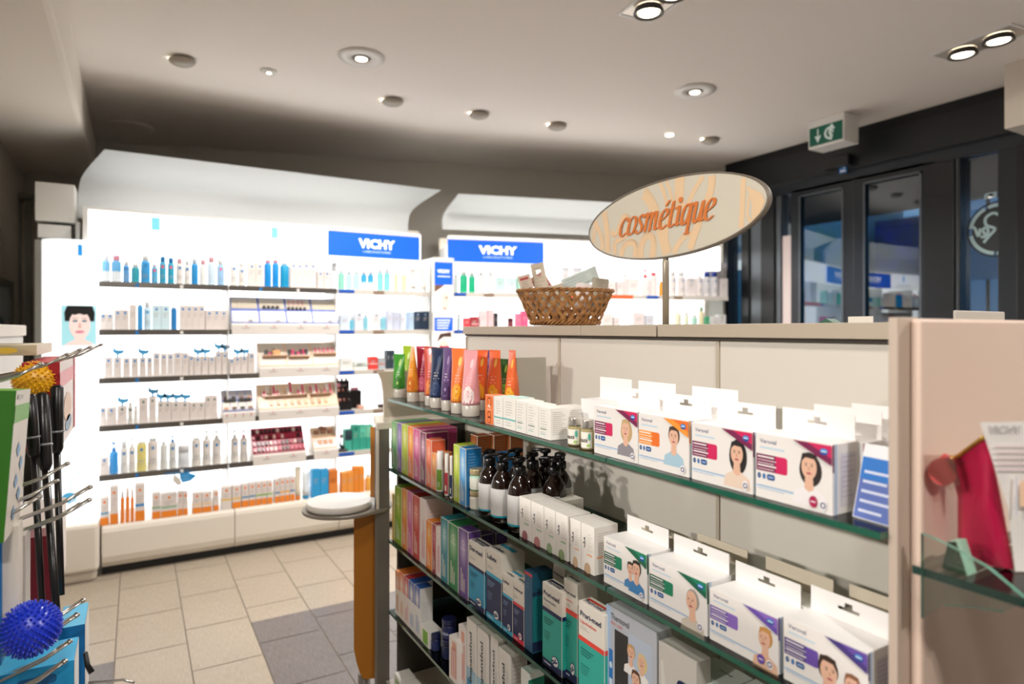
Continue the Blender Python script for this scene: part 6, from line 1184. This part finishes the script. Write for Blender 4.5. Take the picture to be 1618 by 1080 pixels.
tot = sum(GLY['e' if c == 'é' else c][0] for c in word); k_ = (u2-u1)/(tot+.1); zb_ = onX(985, 375, sx).z-zc; cu = 0; sh = .20
for ch in word:
    wd, st = GLY['e' if ch == 'é' else ch]
    st = list(st)+([[(.30, 1.16), (.46, 1.42)]] if ch == 'é' else [])
    for s in st:
        pts = [(u1+(cu+a+b*sh)*k_, zb_+b*k_*.83+.003) for a, b in s]
        dot = ch == 'i' and s[0][1] > 1.2
        if dot: P.ell(pts[0][0], pts[0][1], k_*.12, k_*.12, og, 2, 14); continue
        P.ribbon(pts, k_*.185, og, 1, nib=math.radians(8), step=8); P.ribbon(pts, k_*.06, og, 2, step=8)
    cu += wd
P.build('board_lettering', es)
g = MB(); g.lathe([(.0085, 0), (.0085, zl-Bh-.012), (.006, zl-Bh+.004)], mat('#9a8f7e', .35, .4), 16, c=(.006, 0, 0)); g.lathe([(.02, 0), (.02, .003)], mat('#9a8f7e', .35, .4), 16, c=(.006, 0, 0)); g.build('pole', es)
# ================================================================ RED POUCH CORNER
def Pd(x, y, d): return atd(x, y, d)
ep = empty('cosmetic_pouch', (.79, .33, sz+.0006)); tag(ep, 'magenta satin pouch with gold zip on the near glass shelf', 'pouch')
def pw(p): return p-Vector(ep.location)
TL, TR, BL_, BR_ = (1497, 733), (1556, 690), (1514, 0), (1602, 0)
dl, dr = .72, .665
g = MB(); m = wavemat('satin_red', '#a0123a', '#b81c46', 30, .34, (1, 1, .4), .12); NU, NV_ = 14, 18
def outline(u, v):
    xl = 1499+(1513-1499)*min(1, v*3) if v < .33 else 1513; xr = 1556+46*(v**.75)
    yl = 733+(887-733)*v; yr = 690+(899-690)*v
    return xl+(xr-xl)*u, yl+(yr-yl)*u, dl+(dr-dl)*u
def pg_(u, v, s):
    x, y, d = outline(u, v); q = (1+.22*math.sin(7*u+5*v+1.3)*math.sin(4*v+.6))*(math.sin(PI*u)**.6)*(.25+.75*math.sin(PI*min(1, .12+v*.86))**.8 if v < 1 else .35)
    p = Pd(x, y, d-s*.022*q*(.3+v)); p.z = max(p.z, sz+.0008); p.y = min(p.y, EP-.004); return pw(p)
g.grid([[pg_(i/NU, j/NV_, 1) for i in range(NU+1)] for j in range(NV_+1)], m); g.grid([[pg_(i/NU, j/NV_, -.6) for i in range(NU+1)] for j in range(NV_+1)], m); g.build('pouch_body', ep)
g = MB(); zp = [pw(Pd(1497+59*t, 732-43*t, dl+(dr-dl)*t-.004)) for t in [k/8 for k in range(9)]]; g.tube(zp, .0022, mat('#c9a552', .3, .9), 8); g.build('zip', ep)
g = MB(); c = pw(Pd(1503, 724, .705)); g.lathe([(.001, -.004), (.005, -.002), (.005, .002), (.001, .004)], mat('#d8b45c', .2, .9), 14, c=tuple(c)); c2 = pw(Pd(1494, 724, .70)); g.lathe([(.002, -.005), (.006, 0), (.002, .005)], mat('#c8323a', .4), 12, c=tuple(c2)); g.build('zip_puller', ep)
c = Pd(1489, 745, .69); g = MB(); vd = ray(1489, 745).normalized(); a1 = Vector((CY, -SY, 0)); b1 = vd.cross(a1).normalized()
pts = [c+a1*.0155*math.cos(2*PI*k/28)+b1*.0145*math.sin(2*PI*k/28) for k in range(28)]; g.prism([pw(p) for p in pts], vd*.002, mat('#cf5a58', .3, coat=.6)); g.build('round_tag', ep)
g = MB(); pts = [c-vd*.0015+a1*u+b1*v for u, v in ((-.018, -.018), (.019, -.018), (.021, .012), (.006, .02), (-.018, .0))]; g.prism([pw(p) for p in pts], vd*.0004, glassmat('wrap_clear', '#faf4f2', .06, .12)); g.build('clear_wrap', ep)
ec = empty('info_card', (.86, .30, sz+.0006)); tag(ec, 'tall white card with pale lettering leaning before the magenta pouch', 'card')
def cw_(x, y, d=.645): p = Pd(x, y, d); p.z = max(p.z, sz+.0015); return p-Vector(ec.location)
vd = ray(1590, 780).normalized(); g = MB(); g.prism([cw_(1548, 667), cw_(1680, 664), cw_(1700, 905, .66), (cw_(1604, 905, .66)), cw_(1592, 800, .65)], vd*.0012, mat('#eee9e4', .45)); g.build('card_sheet', ec)
P = Print(lambda u, v, l: tuple(cw_(u, v)-vd*(.0006+l)), .0003); P.e = .0004
gm = mat('#b9b4b6', .5)
vs, fs, x0, x1, y0_, y1_ = txt('VICHY', .02); i = len(P.mb.v); P.mb.v += [P.fn(1562+(a-x0)/(x1-x0)*52, 684-b/.72*12, P.e*2) for a, b, _ in vs]; q = P.mb.mi(gm)
for f_ in fs: P.mb.f.append(tuple(i+j for j in f_)); P.mb.m.append(q); P.mb.sm.append(False)
for k in range(5): P.rect(1572+k, 704+k*9, 1660, 707+k*9, '#dcc8c8')
P.rect(1612, 760, 1640, 800, '#efc8a8'); P.rect(1604, 752, 1608, 815, '#cfd0d8'); P.build('card_print', ec)
g = MB(); a = Vector((.845, .27, sz+.0006)); g.box((-.03, 0, 0), (.06, .018, .045), mat('#d9a86c', .5)); o = g.build('sample_carton', None, a, math.radians(-20), bevel=.001); tag(o, 'low orange-beige carton beside the magenta pouch', 'box')
P = Print(lambda u, v, l: (u, -l, v)); P.rect(-.03, .036, .06, .045, '#e6ecee'); P.rect(-.005, .034, .03, .043, '#2f86b8', 2); P.build('carton_print', o)
# ================================================================ LEFT RACK
RX = -.335
er = empty('hook_rack', (RX-.2, 1.75, 0)); tag(er, 'beige topped display rack with hook wall at the left', 'rack')
g = MB(); g.box((-.17, -.95, .0), (.2, .98, 1.43), mat('#cfc9c0', .45)); g.build('rack_body', er)
g = MB(); g.box((-.18, -.96, 1.4305), (.208, .99, 1.466), mat('#d5cabb', .4)); g.build('rack_top', er, bevel=.003)
HK = mat('#c9c6c0', .18, .95)
def hook(tip, lab, d=.011, L_=None, dirn=(1, 0, .30)):
    tip = Vector(tip); dv = Vector(dirn); root = tip-dv*((tip.x-RX-.001)/dv.x); e = empty('display_hook', root); tag(e, lab, 'hook', 'wire hooks on the left rack')
    for s in (-1, 1):
        g = MB(); o = Vector((0, s*d/2, 0)); a = Vector((0, 0, 0)); b = tip-root
        g.tube([a+o, a.lerp(b, .5)+o+Vector((0, 0, -.012)), a.lerp(b, .86)+o+Vector((0, 0, -.010)), b+o+Vector((0, 0, -.0))], .0022, HK, 8); g.build('prong', e)
    g = MB(); b = tip-root; g.tube([b+Vector((0, -d/2, 0)), b+Vector((.004, 0, .001)), b+Vector((0, d/2, 0))], .0030, HK, 8); g.build('hook_tip', e)
    return e
for k, (x, y, X, lab) in enumerate(((158, 545, -.07, 'longest wire hook of the upper row above the yellow ball'), (140, 549, -.085, 'second wire hook of the upper row from the aisle'), (124, 553, -.10, 'third wire hook of the upper row from the aisle'), (104, 560, -.115, 'fourth wire hook of the upper row from the aisle'), (62, 575, -.14, 'nearest wire hook of the upper row'),
    (140, 770, -.07, 'middle height wire hook reaching farthest toward the lit column'), (139, 790, -.075, 'lower of the paired hooks before the lit column'), (124, 797, -.09, 'small wire hook under the paired hooks'), (104, 733, -.105, 'wire hook holding the black handles, upper one'), (86, 760, -.115, 'wire hook holding the black handles, lower one'), (60, 785, -.13, 'wire hook nearest the green carton'),
    (129, 949, -.08, 'lower wire hook above the blue carton flap'), (119, 972, -.085, 'lower wire hook resting over the blue carton'), (108, 1014, -.10, 'wire hook running under the blue spiky ball'), (100, 1045, -.105, 'lowest wire hook across the bright blue carton'))):
    hook(onX(x, y, X), lab)
def spiky(p, r, col, lab, n, sl, gl=.35):
    g = MB(); m = mat(col, gl, spec=.6); rows = []
    for i in range(13):
        t = PI*i/12; rows.append([(r*math.sin(t)*math.cos(2*PI*j/26), r*math.sin(t)*math.sin(2*PI*j/26), r*math.cos(t)) for j in range(26)])
    g.grid(rows, m, True); ga = PI*(3-math.sqrt(5))
    for k in range(n):
        z = 1-2*(k+.5)/n; q = math.sqrt(1-z*z); d = Vector((q*math.cos(ga*k), q*math.sin(ga*k), z)); u = d.orthogonal().normalized(); v = d.cross(u)
        rw = [[d*(r*.96+h)+(u*math.cos(2*PI*j/6)+v*math.sin(2*PI*j/6))*w for j in range(6)] for h, w in ((0, sl*.42), (sl*.7, sl*.27), (sl*1.0, sl*.22), (sl*1.12, sl*.08))]
        g.grid(rw, m, True, True, False, True)
    o = g.build('massage_ball', None, p); tag(o, lab, 'ball'); return o
py = Pd(55, 600, 1.24); spiky(py, 27/F*1.24, '#f2b41c', 'yellow spiky massage ball hanging under the upper hooks', 230, .0055)
pb = Pd(48, 993, .96); spiky(pb, 38/F*.96, '#1c38c4', 'large blue spiky massage ball on the lower hooks', 330, .0062, .28)
# green carton with white printed front, tilted
def hang_box(x_near, x_far, y_top, X, h, dx, cside, cfront, lab, art=None, top=None, rx=0, ry=0, group=None):
    """box hanging with its broad front towards the aisle (+X)"""
    yn, yf = onX(x_near, HZ, X).y, onX(x_far, HZ, X).y; zt = onX(x_near, y_top, X).z; w = yf-yn
    g = MB(); mf = mat(cfront, .45); ms = mat(cside, .45); mt = mat(top, .45) if top else ms
    P_ = [(-dx, 0, -h), (0, 0, -h), (0, w, -h), (-dx, w, -h), (-dx, 0, 0), (0, 0, 0), (0, w, 0), (-dx, w, 0)]
    for q, mm in (((0, 1, 5, 4), ms), ((1, 2, 6, 5), mf), ((2, 3, 7, 6), ms), ((3, 0, 4, 7), mf), ((4, 5, 6, 7), mt), ((3, 2, 1, 0), ms)): g.face([P_[i] for i in q], mm)
    o = g.build('hanging_carton', None, (X, yn, zt)); o.rotation_euler = (rx, ry, 0); tag(o, lab, 'box')
    if art:
        P = Print(lambda u, v, l: (l, u, v), .0005); Q = Print(lambda u, v, l: (u, -l, v), .0005); art(P, Q, w, h, dx); P.build('carton_front', o)
        if Q.mb.f: Q.build('carton_side', o)
    return o
def a_green(P, Q, w, h, dx):
    P.rect(0, -h*.22, w, -h*.10, '#6fae4a'); P.rect(w*.1, -h*.06, w*.45, -h*.03, '#b8b4ac', 2)
    for k in range(5): v = -h*(.42+.11*k); u = w*(.3+.25*(k % 2)); P.poly([(u, v), (u+w*.12, v+.012), (u+w*.24, v), (u+w*.12, v-.012)], '#7aa4cc', 2)
    Q.rect(-dx*.75, -h*.12, -dx*.3, -h*.10, '#1c4a1c', 2); Q.rect(-dx*.75, -h*.16, -dx*.4, -h*.145, '#1c4a1c', 2); Q.ell(-dx*.55, -h*.3, .008, .008, '#2a6ac0', 2)
hang_box(26, 49, 617, -.15, .215, .12, '#2f7018', '#d8d0c4', 'green and white carton hanging at the left edge', a_green, top='#7cc04a', ry=.06, rx=-.06)
def a_red(P, Q, w, h, dx):
    P.rect(0, -h*.3, w*.9, -h*.12, '#e8a0a4'); P.rect(w*.88, -h, w, 0, '#b8232c', 2); P.ell(w*.45, -h*.6, w*.25, h*.18, '#d8b8a0', 2); P.ell(w*.5, -h*.82, w*.2, h*.1, '#7c94a8', 2)
hang_box(94.5, 118, 572, -.13, .17, .06, '#a81a24', '#e6d8d2', 'red and white carton hanging behind the black handles', a_red, top='#e06068')
def a_dred(P, Q, w, h, dx):
    P.rect(0, -h, w, 0, '#e4dcd2'); Q.rect(-dx, -h*.1, 0, 0, '#d8a0a0'); 
    for k, c in enumerate(('#2a78b8', '#5c2430', '#c83a78', '#6a9c3a')): Q.ring(-dx*.66, -h*(.3+.17*k), .0045, .0075, mat(c, .5), 2, 16)
hang_box(84, 104, 832, -.14, .155, .075, '#7c1420', '#e4dcd2', 'dark red carton with coloured rings behind black handles', a_dred, top='#e6dcd2')
hang_box(58, 82, 545, -.17, .02, .12, '#b8a888', '#cfc4a8', 'low olive card box with yellow picture on top of rack hooks', lambda P, Q, w, h, dx: Q.ell(-dx*.4, -h*.5, .018, .006, '#e0b83a'), top='#d8ccb4')
hang_box(30, 36, 830, -.155, .16, .1, '#e0d8ce', '#d8cfc4', 'narrow white carton hanging left of the dark red one', None)
def a_blue(P, Q, w, h, dx): P.rect(0, -h, w, 0, '#e9e6e0'); Q.rect(-dx, -h, 0, 0, '#0f6aa4')
hang_box(134, 140, 985, -.085, .16, .042, '#0f6aa4', '#e9e6e0', 'tall blue carton with pale blue flap hanging on lower hooks', a_blue, top='#5cc0ea')
def a_bb(P, Q, w, h, dx): P.rect(0, -h, w, 0, '#e6e8e8'); Q.rect(-dx, -h, 0, 0, '#1a96d0'); Q.rrect(-dx*.65, -.03, -dx*.2, -.015, .006, mat('#0f5c94', .5), 2)
hang_box(117, 124, 1042, -.092, .14, .12, '#1a96d0', '#e6e8e8', 'bright blue carton lowest on the left rack', a_bb, top='#34b0e4')
hang_box(2, 8, 840, -.175, .2, .1, '#1470b4', '#1470b4', 'blue carton partly seen at the left edge', None)
hang_box(40, 48, 845, -.16, .15, .02, '#d8d0c8', '#d8d0c8', 'white slim carton behind the blue ball', None)
# black long-handled scratchers with a grey ring
def stick(top, mid, bot, lab, rr=9.5):
    e = empty('massage_stick', Pd(*top)); o = Vector(e.location); tag(e, lab, 'massage stick', 'black long handled sticks'); bk = mat('#121112', .28)
    a, b, c = Vector((0, 0, 0)), Pd(*mid)-o, Pd(*bot)-o; r = rr/F*top[2]
    g = MB(); g.tube([a, a.lerp(b, .04), a.lerp(b, .5), a.lerp(b, .93), b], [r*.55, r*.95, r, r*.92, r*.6], bk, 14); g.build('handle', e)
    g = MB(); q = a.lerp(b, .68); d = (b-a).normalized(); g.tube([q-d*.002, q+d*.002], r*1.06, mat('#8f8f92', .3, .4), 16); g.build('ring', e)
    g = MB(); g.tube([b, b.lerp(c, .5), c], [r*.52, r*.5, r*.46], bk, 12)
    g.build('shaft', e); return e
stick((47, 622, 1.15), (54, 722, 1.15), (66, 950, 1.08), 'black long handled stick, left of three')
stick((66, 620, 1.19), (72, 742, 1.17), (92, 1000, 1.06), 'black long handled stick, middle of three', 10.5)
stick((90, 608, 1.22), (90, 715, 1.22), (97, 940, 1.16), 'black long handled stick, right of three, with straight handle')
g = MB(); pts = [Pd(135, 1030, 1.02), Pd(138, 1050, 1.02), Pd(145, 1062, 1.02)]; g.tube(pts, [.0035, .004, .0045], mat('#121112', .4), 8); tag(g.build('cord_end'), 'curved black cord end beside the tall blue carton', 'cord')
g = MB(); pts = [Pd(x, y, 1.0) for x, y in ((140, 1078), (165, 1076), (195, 1073), (212, 1078))]; g.tube(pts, .002, HK, 8); tag(g.build('bag_wire'), 'thin bright wire at the bottom edge of the left rack', 'wire')
# goods on the rack top edge, dark cabinet items
print('LIGHTS', len(bpy.data.lights), 'OBJS', len(bpy.data.objects))
